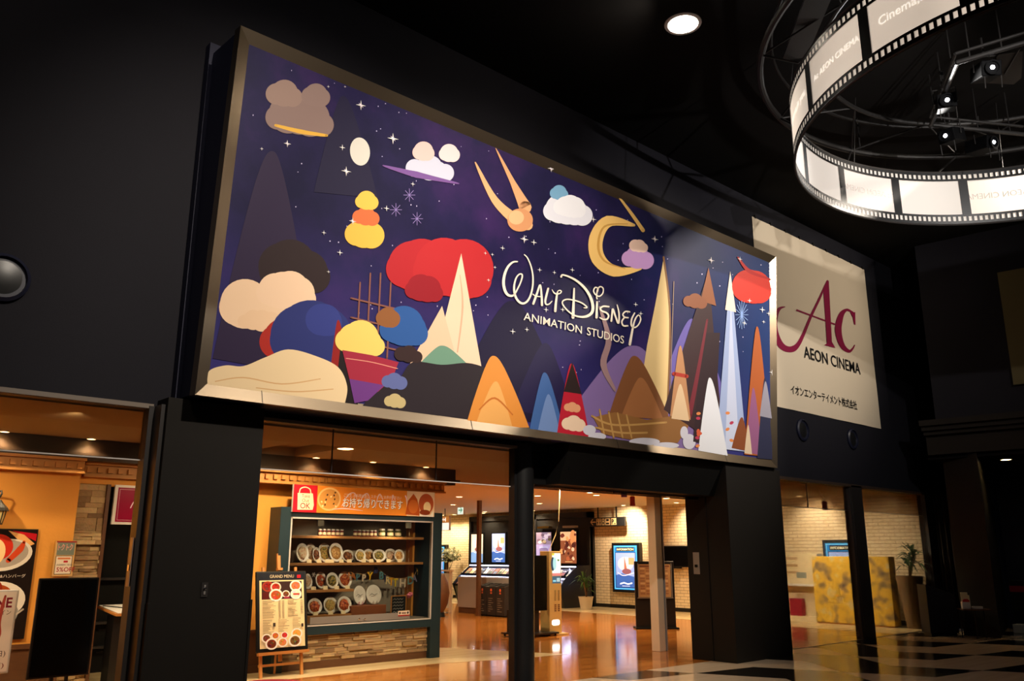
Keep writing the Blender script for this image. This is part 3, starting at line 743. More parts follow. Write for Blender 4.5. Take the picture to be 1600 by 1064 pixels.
# stars
def star(x, y, s):
    for dx, dy in ((1, .15), (0, 1)):
        PT.poly(X([(x - s * dx, y - s * dy), (x - s * .14 * dy, y + s * .14 * dx), (x + s * dx, y + s * dy), (x + s * .14 * dy, y - s * .14 * dx)]), C(250, 244, 240))
    if s > 5:
        for dx, dy in ((.45, .5), (.45, -.4)):
            PT.poly(X([(x - s * dx, y - s * dy), (x - s * .08, y + s * .08), (x + s * dx, y + s * dy), (x + s * .08, y - s * .08)]), C(236, 220, 240))
for x, y, s in ((563, 165, 8), (613, 217, 9), (540, 268, 8), (448, 225, 6), (408, 233, 3), (534, 231, 5), (512, 136, 2.5), (538, 136, 2), (603, 326, 5), (644, 288, 4), (505, 364, 4), (550, 346, 6), (818, 374, 7), (833, 379, 5), (860, 264, 6), (926, 343, 5), (1110, 407, 6), (1022, 374, 6), (842, 422, 4), (865, 426, 3.5), (893, 422, 4), (800, 518, 5), (822, 515, 4), (852, 484, 4.5), (878, 484, 4), (992, 476, 4), (1000, 490, 4), (1170, 470, 4), (1190, 484, 5), (1200, 490, 4), (1162, 505, 4), (1205, 582, 5), (1192, 503, 3), (1155, 405, 4), (530, 395, 5), (512, 425, 3), (768, 398, 3), (784, 388, 4), (757, 396, 3), (762, 438, 3), (772, 418, 3)): star(x, y, s)
# the lettering
cream = C(252, 240, 222); q = lambda x, y: (770 + x / 6.65, 385 + y / 6.65)
def ink(pts, wd):
    n = len(pts); strip([q(*p) for p in pts], [x / 6.65 for x in (wd if hasattr(wd, '__len__') else [wd] * n)] if not hasattr(wd, '__len__') or len(wd) == n else list(np.interp(np.linspace(0, 1, n), np.linspace(0, 1, len(wd)), np.array(wd) / 6.65)), cream)
ink([(247, 160), (200, 166), (150, 212), (115, 290), (102, 375), (114, 450), (142, 500), (182, 516), (215, 500), (250, 440), (280, 375), (297, 315), (290, 290), (262, 294), (234, 330), (216, 390), (212, 450), (226, 520), (258, 572), (300, 594), (342, 578), (375, 530), (397, 460), (408, 380), (405, 290), (385, 200), (350, 120), (318, 88)], [12, 22, 28, 30, 26, 18, 14, 16, 14, 16, 22, 24, 22, 20, 18, 16, 14, 10])
ink([(412, 596), (450, 490), (483, 402), (498, 520), (502, 610)], [24, 22, 16, 22, 24]); ink([(407, 498), (440, 518), (506, 526)], [10, 12, 10])
ink([(566, 440), (548, 510), (536, 570), (546, 604), (576, 600), (606, 570)], [20, 22, 20, 16, 14, 8]); ink([(640, 672), (645, 600), (655, 520), (662, 478)], [26, 24, 20, 16]); ink([(606, 450), (630, 486), (660, 496), (692, 488), (702, 468), (686, 458), (664, 468)], [6, 14, 14, 12, 12, 12, 10])
ink([(836, 440), (830, 590), (824, 738)], [16, 24, 32]); ink([(702, 316), (716, 298), (780, 316), (860, 358), (940, 428), (1000, 518), (1029, 610), (1024, 680), (980, 722), (910, 734), (830, 714), (760, 660), (716, 600), (722, 566), (770, 551), (850, 565), (920, 592), (970, 634), (938, 640)], [22, 16, 18, 22, 26, 28, 30, 30, 28, 20, 16, 14, 14, 14, 14, 14, 14, 14, 10])
ink([(1074, 546), (1070, 520), (1078, 450), (1108, 420), (1138, 440), (1132, 490), (1096, 520), (1056, 500), (1038, 462), (1056, 428), (1084, 440), (1078, 474)], 13)
ink([(1074, 580), (1068, 740)], [20, 24]); ink([(1196, 628), (1140, 624), (1108, 646), (1124, 672), (1172, 692), (1194, 722), (1178, 756), (1140, 760), (1104, 742)], [16, 18, 18, 18, 18, 18, 18, 16, 12])
ink([(1222, 776), (1230, 700), (1238, 652), (1266, 730), (1296, 800), (1302, 700), (1282, 608)], [20, 18, 18, 18, 18, 16, 8]); ink([(1412, 682), (1370, 678), (1342, 708), (1360, 736), (1396, 742)], 15); ink([(1360, 738), (1332, 780), (1346, 824), (1392, 826)], 16)
ink([(1464, 694), (1434, 756), (1430, 818), (1460, 844), (1500, 820), (1527, 760), (1510, 716), (1482, 736), (1456, 800), (1432, 920), (1414, 1018)], [14, 18, 18, 16, 14, 14, 12, 14, 18, 24, 28])
for body, a0, a1 in (('ANIMATION', (310, 764), (915, 908)), ('STUDIOS', (968, 920), (1352, 1012))):
    A_, B_ = bb(*q(*a0)), bb(*q(*a1)); top_ = bb(*q(a0[0] + 8, a0[1] - 84))
    PT.text(body, *A_, top_[1] - A_[1], cream, width=math.hypot(B_[0] - A_[0], B_[1] - A_[1]), dirv=(B_[0] - A_[0], B_[1] - A_[1]), bold=.004)
PT.build('printed_panel', ['print', 'night_sky_print'], bbt)

# ------------------------------------------------------------------ cinema banner
bt = thing('cinema_banner', (12.81, -.02, 3.97), 'cream cloth banner with crimson monogram hanging on the navy wall', 'banner')
bn = Paint((12.81, -.0215, 3.97), (1, 0, 0), (0, 0, 1), .0012)
def bq(x, y):
    P = onY(1200 + x / 4.4333, 420 + y / 4.4333, -.03); return (P[0] - 12.81, P[2] - 3.97)
crim = C(140, 14, 62); W_, H_ = 4.36, 3.42
Xb = lambda pts: [bq(*p) for p in pts]
bn.poly(Xb([(404, 96), (424, 80), (446, 505), (470, 548), (394, 528), (412, 516), (388, 170)]), crim)
def bstrip(pts, wd, smooth=True):
    Q, W = spline(pts, wd, 8) if smooth else (pts, wd); Lf, Rt = offset(Q, W); bn.k += 1
    for i in range(len(Q) - 1): bn._face([bn.P(*bq(*p)) for p in (Lf[i], Lf[i + 1], Rt[i + 1], Rt[i])], crim)
bstrip([(416, 78), (360, 205), (300, 330), (250, 450), (214, 520), (180, 552), (140, 556), (100, 535), (66, 480), (48, 400), (58, 320), (84, 275), (122, 262)], [8, 16, 18, 22, 30, 42, 40, 42, 44, 40, 32, 20, 5])
bstrip([(200, 284), (330, 333), (468, 384)], [12, 10, 10])
bstrip([(598, 306), (575, 292), (546, 284), (516, 310), (498, 360), (490, 420), (502, 490), (528, 545), (566, 570), (590, 552), (604, 526)], [6, 12, 18, 34, 44, 46, 40, 32, 20, 12, 5])
bn.poly(Xb([(607, 298), (609, 388), (600, 384), (590, 335), (572, 300), (594, 304)]), crim)
for body, a0, a1, hh, colr in (('AEON CINEMA', (254, 612), (646, 731), 82, C(20, 18, 18)), ('イオンエンターテイメント株式会社', (164, 860), (622, 972), 52, C(20, 18, 18))):
    A_, B_ = bq(*a0), bq(*a1); T_ = bq(a0[0] - 4, a0[1] - hh)
    bn.text(body, *A_, T_[1] - A_[1], colr, width=math.hypot(B_[0] - A_[0], B_[1] - A_[1]), dirv=(B_[0] - A_[0], B_[1] - A_[1]), bold=.012)
bn.build('printed_lettering', 'print', bt)
cloth = MB(); nx_, nz_ = 60, 40; V_ = {}
for i in range(nx_ + 1):
    for j in range(nz_ + 1):
        u, v = i / nx_, j / nz_
        y = -.012 - .007 * (math.sin(u * 40 + v * 3) * .5 + .5) * (abs(v - .5) * 2) ** 3 + .003 * (1 - v) * math.sin((u - v) * 14)
        V_[i, j] = cloth.bm.verts.new((12.81 + u * W_, min(y, -.006) if .05 < v < .95 else y, 3.97 + v * H_))
for i in range(nx_):
    for j in range(nz_): cloth._f([V_[i, j], V_[i + 1, j], V_[i + 1, j + 1], V_[i, j + 1]])
cloth.build('cloth', 'fabric_banner', bt, smooth='full')
for i in range(9): MB().box(12.9 + i * .52, 12.93 + i * .52, -.03, 0, 7.38, 7.44).build('hanging_hook', 'tube_metal', bt)

# ------------------------------------------------------------------ film strip ring and truss
RC, RR, RZ0, RZ1 = (10.102, -5.537), 2.842, 6.0, 6.8
def rp3(deg, r, z): return (RC[0] + r * math.cos(R(deg)), RC[1] + r * math.sin(R(deg)), z)
ring = thing('film_strip_ring', (RC[0], RC[1], RZ0), 'spotlit film strip ring with added panel glow, hanging from the dark ceiling', 'ceiling decoration')
zb = [RZ0, 6.052, 6.118, 6.15, 6.66, 6.692, 6.752, RZ1]
for sh, r in (('outer', RR + .006), ('inner', RR - .006)):
    g = MB()
    for k in range(18):
        c0 = 40 + 20 * k; nh = 14
        # black bars, rails and sprocket holes of one frame
        def patch(d0, d1, z0, z1):
            n = max(1, int(round((d1 - d0) / 1.5)))
            for i in range(n):
                e0, e1 = d0 + (d1 - d0) * i / n, d0 + (d1 - d0) * (i + 1) / n
                g.quad(rp3(e0, r, z0), rp3(e1, r, z0), rp3(e1, r, z1), rp3(e0, r, z1))
        patch(c0 - 1.25, c0 + 1.25, zb[3], zb[4])
        for z0, z1 in ((zb[0], zb[1]), (zb[2], zb[3]), (zb[4], zb[5]), (zb[6], zb[7])): patch(c0, c0 + 20, z0, z1)
        for z0, z1 in ((zb[1], zb[2]), (zb[5], zb[6])):
            for i in range(nh):
                d = c0 + 20 * i / nh; patch(d - .32, d + .32, z0, z1)
    g.build('film_band', 'black_satin', ring)
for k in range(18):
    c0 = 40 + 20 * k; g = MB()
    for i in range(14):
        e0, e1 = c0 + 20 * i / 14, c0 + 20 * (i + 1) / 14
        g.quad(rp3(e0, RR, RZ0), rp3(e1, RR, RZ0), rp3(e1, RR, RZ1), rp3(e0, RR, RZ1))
    g.build('frame_panel', 'film_white_glow', ring, smooth='full')
rim = MB()
for z in (RZ0, RZ1): rim.tube([rp3(d, RR, z) for d in range(0, 360, 4)], .014, 6, True)
rim.build('edge_rim', 'dark_frame', ring, smooth=True)
def ringtext(body, deg, z, h, col, out=True, bold=0.0):
    V, F = text_tris(body, bold); x0, x1 = min(v.x for v in V), max(v.x for v in V); k = h / .72
    me = bpy.data.meshes.new('frame_lettering'); r = RR + (.004 if out else -.004)
    co = [rp3(deg + math.degrees(((v.x - (x0 + x1) / 2) * k) / r) , r, z + v.y * k) for v in V]
    me.from_pydata(co, [], F); ca = me.color_attributes.new('Col', 'FLOAT_COLOR', 'POINT')
    for d in ca.data: d.color = (*col, 1)
    me.materials.append(M['backlit' if out else 'print']); o = bpy.data.objects.new('frame_lettering', me); COL.objects.link(o); put(o, ring)  # outer lettering has added emission so it stands lighter than its panel
for deg, body, h in ((130, 'Cinema,in you', .095), (150.5, 'Ac AEON CINEMA', .07), (171, 'Cinema,in you', .095), (190.5, 'Ac AEON CINEMA', .07)):
    ringtext(body, deg, 6.38, h, C(250, 240, 224))
for deg in (30, 70):
    ringtext('Ac AEON CINEMA', deg, 6.37, .085, C(214, 206, 198), False)
P = onZ(1590, 20, 6.03); dg_ = math.degrees(math.atan2(P[1] - RC[1], P[0] - RC[0]))
ringtext('Sy', dg_, 6.012, .026, C(150, 140, 128))

tr = thing('lighting_truss', (RC[0], RC[1], 7.2), 'round dark tube truss above the film ring', 'truss')
for r, z, d in ((3.16, 7.2, .04), (2.45, 7.35, .028), (3.0, 7.6, .02)):
    MB().tube([rp3(d_, r, z) for d_ in range(0, 360, 4)], d, 8, True).build('tube_ring', 'tube_metal', tr, smooth=True)
for k in range(12):
    a0, a1 = k * 30 + 8, k * 30 + 23
    MB().tube([rp3(a0, 3.16, 7.2), rp3(a1, 2.45, 7.35), rp3(a0 + 30, 3.16, 7.2)], .014, 6).build('web_brace', 'tube_metal', tr, smooth=True)
    MB().tube([rp3(a0, 3.16, 7.2), rp3(a0 + 8, 2.86, 6.82)], .012, 6).build('ring_stay', 'tube_metal', tr, smooth=True)
for k in range(8):
    d = k * 45 + 20
    MB().tube([rp3(d, 3.16, 7.2), rp3(d, 3.16, 7.75)], .01, 6).build('hanging_rod', 'tube_metal', tr, smooth=True)
    MB().tube([rp3(d + 9, RR, 6.8), rp3(d + 9, 2.7, 7.75)], .005, 5).build('hanging_wire', 'tube_metal', ring, smooth=True)
A0, A1 = onZ(1455, 195, 7.1), onZ(1495, 98, 7.1); A2 = onZ(1640, 55, 7.1); B1 = onZ(1600, 210, 7.1)
for p, q_ in ((A0, A1), (A1, A2), (A0, B1)):
    cr = MB(); cr.tube([p, q_], .03, 8); cr.tube([p + np.array([0, 0, .12]), q_ + np.array([0, 0, .12])], .02, 8)
    for t_ in (.15, .5, .85):
        P = p + (q_ - p) * t_; cr.tube([P, P + np.array([0, 0, .62])], .008, 6)
    cr.build('cross_beam', 'tube_metal', tr, smooth=True)
lf = MB()
A0, A1 = onZ(1222, 95, 7.3), onZ(1250, 20, 7.3)
lf.obox(A0, Vector(tuple(A1 - A0)).normalized(), (.5, -.8, 0), (0, 0, 1), 2.4, .3, .03)
lf.build('cable_tray', 'tube_metal', tr)
hp = thing('ceiling_bracket', onZ(1570, 110, 7.4), 'angular metal hanger plate above the film ring spotlights', 'bracket')
P = onZ(1560, 110, 7.35); g = MB(); pts = [onZ(x, y, 7.35) for x, y in ((1527, 124), (1560, 86), (1598, 80), (1596, 122), (1584, 132), (1540, 130))]
g.prism(pts, (0, 0, .03)); g.build('plate', 'cornice_dark', hp)
g = MB(); g.obox(onZ(1572, 114, 7.33), Vector(tuple(onZ(1590, 84, 7.33) - onZ(1572, 114, 7.33))).normalized(), (.3, .3, 0), (0, 0, 1), .55, .12, .02); g.build('slotted_rail', 'tube_metal', hp)

def stage_light(px, py, z, target, watts, deg, label, col=(1, .97, .93)):
    P = Vector(tuple(onZ(px, py, z))); t = thing('stage_spotlight', P, label, 'spotlight', 'black spotlights in the film ring')
    d = (Vector(target) - P).normalized(); x = d.cross(Vector((0, 0, 1))).normalized(); y = x.cross(d)
    MB().obox(P - x * .11 - y * .09 - d * .36, x, d, y, .22, .34, .18).build('housing', 'fixture_black', t, bevel=.01)
    mx = Matrix((x, y, d)).transposed()
    lr_ = MB().lathe([(.075, -.02), (.085, .015), (.07, .015), (.068, -.01)], 20, P, mtx=mx).build('lens_ring', 'fixture_black', t, smooth=True)
    MB().lathe([(.026, .0), (.02, .012), (0, .016)], 16, P, mtx=mx).build('lens', 'lens_spot', lr_, smooth=True)
    yk = MB(); yk.tube([P - x * .13 - d * .18, P - x * .13 - d * .18 + Vector((0, 0, .2)), P + x * .13 - d * .18 + Vector((0, 0, .2)), P + x * .13 - d * .18], .01, 6); yk.tube([P - d * .18 + Vector((0, 0, .2)), P - d * .18 + Vector((0, 0, .45))], .012, 6)
    yk.tube([P - x * .09 - y * .1, P - x * .09 - y * .24 + d * .02], .006, 5); yk.tube([P + x * .09 - y * .1, P + x * .09 - y * .24 + d * .02], .006, 5)
    yk.build('yoke', 'tube_metal', t)
    spot(P + d * .06, target, watts, deg, col, .7, .03, t)
stage_light(1480, 156, 6.98, (7.4, -5.6, 6.1), 200, 74, 'black ring spotlight hanging below the corner of the cross beams')
stage_light(1477, 212, 6.92, (8.2, -3.6, 6.1), 200, 74, 'black ring spotlight nearest the lower left of the cross beams')
stage_light(1551, 105, 6.95, (7.6, -6.9, 6.1), 190, 74, 'black ring spotlight beside the angular hanger plate')
stage_light(1553, 222, 6.92, (10.6, -8.4, 6.3), 60, 90, 'black ring spotlight at lower right of the group of four')
# two more of the same lamps on the near side of the truss light the far frames
for p_, tg_, wt in (((8.0, -6.9, 6.6), (10.4, -2.7, 6.25), 900), ((10.2, -7.9, 6.6), (12.5, -4.0, 6.25), 640)):
    t = thing('stage_spotlight', p_, 'black spotlight on the near side of the ring truss, hidden behind the film strip', 'spotlight', 'black spotlights in the film ring')
    P = Vector(p_); d = (Vector(tg_) - P).normalized(); x = d.cross(Vector((0, 0, 1))).normalized(); y = x.cross(d)
    MB().obox(P - x * .11 - y * .09 - d * .36, x, d, y, .22, .34, .18).build('housing', 'fixture_black', t, bevel=.01)
    spot(P + d * .06, tg_, wt, 64, (1, .95, .9), .8, .03, t)

# ------------------------------------------------------------------ downlights
def downlight(x, y, z, r, label, watts, deg, col=WARM, lens='lens_warm', group=None, name='ceiling_downlight'):
    t = thing(name, (x, y, z), label, 'ceiling light', group)
    rg_ = MB().lathe([(r * 1.25, -.001), (r * 1.22, -.012), (r * 1.02, -.014), (r, -.004)], 28, (x, y, z)).build('trim_ring', 'white_plastic', t, smooth=True)
    MB().lathe([(r, -.006), (0, -.006)], 28, (x, y, z)).build('lens', lens, rg_)
    if watts: spot((x, y, z - .03), (x, y, 0), watts, deg, col, .8, r * .7, t)
downlight(7.645, -2.328, CZ, .18, 'large round downlight in the high black ceiling', 160, 110, (1, .93, .82), 'lens_white')
for i, (px, py, w_, r_) in enumerate(((494, 714, 60, .045), (583, 721, 60, .045), (665, 729, 60, .045), (540, 700, 90, .10))):
    P = onZ(px, py, IZ); y_ = min(P[1], 3.02)
    lab = ('leftmost small downlight before the dark fascia over the food display', 'middle small downlight before the dark fascia over the food display', 'rightmost small downlight before the dark fascia over the food display', 'wider bright downlight in the ceiling in front of the food display')[i]
    downlight(P[0], y_, IZ if i < 3 else IZ - .0, r_, lab, w_, 130)
for x_ in (6.3, 7.1, 7.9): spot((x_, .5, IZ - .05), (x_ - .1, 3.3, .9), 190, 52, WARM2, .8, .05)  # fill spots without fixtures, added to brighten the food case
for x_, y_, w_ in ((5.38, 2.1, 170), (4.25, 1.7, 70), (1.0, 1.7, 270), (-.8, 1.7, 170), (2.3, .9, 90)):
    spot((x_, y_, 2.90 if x_ > 5 else IZ - .03), (x_ + .1, 3.2, .9), w_, 120, WARM, .9, .05)  # more added fill spots, no visible lamps, for the restaurant front
for i, (px, w_) in enumerate(((10, 60), (152, 50))):
    P = onZ(px, 672 + i * 10, IZ); downlight(P[0], 3.02, IZ, .045, ('small downlight over the orange wall at far left', 'small downlight above the stone pillar of the restaurant')[i], w_, 130)
hall = [(708, 788), (757, 799), (745, 805), (730, 806), (795, 803), (873, 760), (843, 786), (840, 774), (866, 799), (932, 773), (922, 769), (958, 766), (1042, 776)]
for i, (px, py) in enumerate(hall):
    P = onZ(px, py, IZ); x_, y_ = min(P[0], 18.7), min(P[1], 19)
    downlight(x_, y_, IZ, .07, 'small round downlight in the hall ceiling, %s along the ceiling from the left' % ORD[i], 150, 140)
for i, (x_, y_) in enumerate(((10.5, 6.0), (14.5, 2.2), (17.6, 1.6), (13.2, 12.5), (10.2, 10.5), (16.8, 5.2), (12.8, 8.2), (9.2, 1.2))):
    downlight(x_, y_, IZ, .07, 'small round downlight of the hall ceiling behind the entrance header', 190, 140, group='hidden hall downlights')

def hanging_lamp(px, py, z, label, colr, wall_y, watts):
    P = onZ(px, py, z); t = thing('hanging_spotlight', (P[0], P[1], z), label, 'ceiling spotlight')
    MB().tube([(P[0], P[1], IZ), (P[0], P[1], z + .22), (P[0] + .1, P[1], z + .26), (P[0] + .16, P[1], z + .16)], .014, 8).build('arm', 'white_plastic', t, smooth=True)
    MB().lathe([(.05, 0), (.055, .02), (.05, .05), (.05, .17), (.02, .19)], 16, (P[0] + .16, P[1], z - .06)).build('lamp_tube', colr, t, smooth=True)
    return t
spot((15.8, 3.4, IZ - .04), (18.9, 2.6, .9), 560, 75, WARM2, .8, .05); spot((17.2, 2.4, IZ - .04), (18.6, 1.4, .8), 380, 90, WARM2, .8, .05)  # added fill for the boards behind the right windows, no fixtures
spot((11.3, 1.9, IZ - .04), (12.0, 4.3, .8), 230, 70, WARM2, .8, .05); spot((9.8, .8, IZ - .04), (11.3, 1.3, 1.2), 60, 60, WARM2, .8, .05)  # fill added on the kiosk and white post, no fixtures
hanging_lamp(966, 771, 2.55, 'small purple hanging ceiling tube under the entrance header', 'purple_cyl', 0, 0)
hanging_lamp(980, 785, 2.45, 'red hanging ceiling tube in front of the brick wall by the direction sign', 'red_cyl', 0, 0)
hanging_lamp(1283, 792, 2.42, 'red hanging ceiling tube behind the right window', 'red_cyl', 0, 0)
for i, (y_, wt, lab) in enumerate(((7.9, 280, 'by the direction sign'), (6.1, 150, 'over the dark television'), (2.6, 260, 'behind the left of the right windows'), (4.4, 110, 'behind the dark entrance pillar'), (17.4, 150, 'over the small bushy tree'), (19.2, 110, 'in the far corner'), (.9, 60, 'behind the rightmost window'))):
    downlight(18.4, y_, IZ, .06, 'wall washing downlight close to the brick wall, ' + lab, 0, 0)
    spot((18.4, y_, IZ - .04), (19.2, y_ + (.45 if i == 0 else 0), 2.0), wt, 95, WARM2, .9, .04)

# ------------------------------------------------------------------ restaurant: food display case
dc = thing('food_display_case', (6.85, 3.2, 0), 'teal framed glass food display case on a stone base', 'display case')
x0, x1, yb = 5.50, 8.22, 3.62
fr = MB()
fr.box(x0, 5.66, 2.95, 3.3, 0, 2.10); fr.box(8.035, x1, 2.95, 3.62, 0, 2.10); fr.box(5.66, 8.035, 2.95, 3.62, 1.965, 2.10); fr.box(5.66, 8.035, 2.95, 3.62, .44, .55)
fr.build('case_frame', 'teal_frame', dc, bevel=.004)
st = MB(); ledge(st, (5.66, 3.06, 0), (1, 0, 0), (0, -1, 0), 2.375, .1, .44, random.Random(5), dmax=.045); st.box(5.66, 8.035, 3.06, 3.2, .1, .44)
st.build('stone_base', 'ledge_stone', dc)
MB().box(5.66, 8.035, 3.03, 3.2, 0, .1).build('kick_board', 'dark_wood', dc)
MB().box(5.66, 8.035, 3.58, 3.62, .55, 1.965).build('back_panel', 'back_panel', dc)
inr = MB(); inr.box(5.655, 5.675, 2.945, 2.99, .55, 1.97); inr.box(8.02, 8.04, 2.945, 2.99, .55, 1.97); inr.box(5.66, 8.035, 2.945, 2.99, 1.95, 1.97); inr.box(5.66, 8.035, 2.945, 2.99, .55, .565)
inr.build('inner_frame', 'white_edge', dc)
SH = {}
def shelf_z(py, px): return onY(px, py, 3.2)[2]
zs = [onY(560, 838, 3.16)[2], onY(560, 879, 3.16)[2], onY(520, 921, 3.16)[2]]
for i, (z, xe) in enumerate(((zs[0], 8.03), (zs[1], 8.03), (zs[2], onY(553, 920, 3.16)[0]))):
    MB().box(5.67, xe, 3.16, 3.58, z - .035, z).build('shelf', 'shelf_wood', dc, bevel=.003)
FZ = .575
MB().box(5.67, 8.03, 3.0, 3.58, .55, FZ).build('case_floor', 'back_panel', dc)
for xa, xb in ((5.675, 6.08), (6.08, 6.90), (6.90, 7.62), (7.62, 8.02)):
    MB().box(xa + .002, xb - .002, 2.965, 2.971, .565, 1.95).build('glass_pane', 'glass_case', dc)
s0, s1 = onY(484, 974, 2.955), onY(640, 962, 2.955)
MB().box(s0[0], s1[0], 2.95, 2.96, .575, .665).build('door_rail', 'brushed_steel', dc)
for px in (561, 570):
    P = onY(px, 967, 2.94); MB().ball(P, .016).build('door_knob', 'chrome', dc, smooth=True)
sk = Paint((onY(622, 963, 2.947)[0], 2.947, .615), (1, 0, 0), (0, 0, 1)); sk.rect(0, 0, .2, .075, C(214, 196, 178)); sk.rect(0, 0, .2, .018, C(150, 40, 40)); sk.ell(.03, .045, .018, .018, C(60, 50, 50)); sk.ell(.17, .045, .018, .018, C(60, 50, 50)); sk.rect(.06, .03, .14, .055, C(120, 100, 90))
sk.build('door_sticker', 'print', dc)
for xx in (onY(500, 818, 3.0)[0], onY(637, 823, 3.0)[0]):
    MB().box(xx - .05, xx + .05, 2.975, 2.99, 1.86, 1.95).build('hinge_block', 'back_panel', dc)
# unseen fill spots added inside the case, no fixtures
spot((6.3, 3.05, 1.93), (6.4, 3.4, .8), 24, 150, WARM2, .9, .1, dc); spot((7.4, 3.05, 1.93), (7.4, 3.4, .8), 24, 150, WARM2, .9, .1, dc)

def c4(x, y): return (440 + x / 6.4, 830 + y / 6.4)
FOODN = {'food_tomato': 'tomato pasta', 'food_pasta': 'pale pasta', 'food_rice': 'golden rice', 'food_brown': 'dark stew', 'food_green': 'green salad pasta', 'food_white': 'pale gratin'}
def plate_dish(cx, cz, rx, rz, food, y, label, group, egg=False):
    """an oval dish leaning back on its shelf"""
    t = thing('display_dish', (cx, y, cz - rz * .96), label, 'dish', group)
    mx = Matrix.Rotation(R(90 - 14), 3, 'X')
    prof = [(0, -.012), (.55, -.012), (.72, -.004), (.98, .014), (1.0, .02), (.97, .024), (.72, .008), (.55, .002), (0, .002)]
    MB().lathe([(r, z) for r, z in prof], 32, (cx, y, cz), rx, rz, mx).build('plate', 'porcelain', t, smooth='full')
    g = MB(); b0 = len(g.bm.verts); rq = random.Random(int(cx * 1000) + int(cz * 777))
    g.lathe([(.70, .006), (.62, .024), (.42, .036), (.2, .042), (0, .044)], 22, (cx, y, cz), rx, rz, mx)
    for v in g.bm.verts: v.co += Vector((rq.uniform(-1, 1), rq.uniform(-1, 1), rq.uniform(-1, 1))) * .007
    o = g.build('food', food, t, smooth='full')
    if egg:
        MB().lathe([(.2, .05), (.12, .06), (0, .064)], 14, (cx, y, cz), rx, rz * .9, mx).build('egg', 'porcelain', o, smooth='full')
    return t
def price_tag(cx, z, y, label, wd=.075, ht=.045):
    o = MB().prism([(cx - wd / 2, y, z), (cx + wd / 2, y, z), (cx + wd / 2, y + .012, z + ht), (cx - wd / 2, y + .012, z + ht)], (0, .004, 0)).build('price_tag', 'tag_paper', bevel=.002)
    tag(o, label, 'price tag', 'cream price tags in the food display')
def shelf_row(rows, z, y, name, grp):
    for i, (x, yy, rx, rz, food, egg) in enumerate(rows):
        y_ = y - .05 + .08 * (i % 2); P = onY(*c4(x, yy), y_); k = onY(*c4(x + 64, yy), y_)[0] - P[0]    # metres per ten pixels
        rxm, rzm = abs(k) * rx / 64, abs(k) * rz / 64 * .93
        plate_dish(P[0], z + rzm * .97 + .004, rxm, rzm, food, y_, 'white dish of %s, %s from left on the %s' % (FOODN[food], ORD[i], name), grp, egg)
row1 = [(205, 205, 62, 92, 'food_white', 0), (290, 215, 55, 90, 'food_white', 0), (345, 222, 40, 72, 'food_brown', 0), (425, 205, 66, 90, 'food_pasta', 0), (540, 205, 70, 90, 'food_rice', 0), (658, 240, 62, 56, 'food_brown', 0), (782, 238, 52, 58, 'food_pasta', 0), (866, 240, 56, 58, 'food_rice', 0), (972, 236, 66, 56, 'food_green', 0), (1085, 236, 58, 58, 'food_white', 0), (1170, 240, 50, 54, 'food_rice', 0)]
shelf_row(row1, zs[1], 3.36, 'middle shelf', 'food models on the middle shelf')
for i, x in enumerate((278, 378, 460, 503, 602, 680, 825, 900, 972, 1072, 1182)):
    P = onY(*c4(x, 290), 3.19); price_tag(P[0], zs[1] + .001, 3.19, 'cream price tag, %s from left on the middle food shelf' % ORD[i])
row2 = [(255, 480, 48, 74, 'food_white', 0), (388, 478, 54, 78, 'food_tomato', 1), (502, 480, 62, 74, 'food_green', 0), (630, 475, 68, 76, 'food_tomato', 0)]
shelf_row(row2, zs[2], 3.36, 'short lower shelf', 'food models on the short lower shelf')
for i, x in enumerate((322, 442, 554, 662)):
    P = onY(*c4(x, 545), 3.19); price_tag(P[0], zs[2] + .001, 3.19, 'cream price tag, %s from the left on the short lower shelf' % ORD[i])
row3 = [(325, 778, 72, 76, 'food_tomato', 0), (480, 770, 70, 76, 'food_pasta', 0), (620, 768, 70, 76, 'food_tomato', 0)]
shelf_row(row3, FZ + .1, 3.25, 'bottom row', 'food models in the bottom row')
MB_st = MB(); P0 = onY(*c4(250, 830), 3.1)[0]; P1 = onY(*c4(700, 830), 3.1)[0]
tag(MB_st.box(P0, P1, 3.1, 3.45, FZ, FZ + .1).build('display_riser', 'shelf_wood'), 'low wooden riser under the bottom row of dishes', 'riser')
for i, x in enumerate((342, 492, 618)):
    P = onY(*c4(x, 838), 3.12); price_tag(P[0], FZ + .101, 3.12, 'cream price tag, %s from the left in the bottom row' % ORD[i])
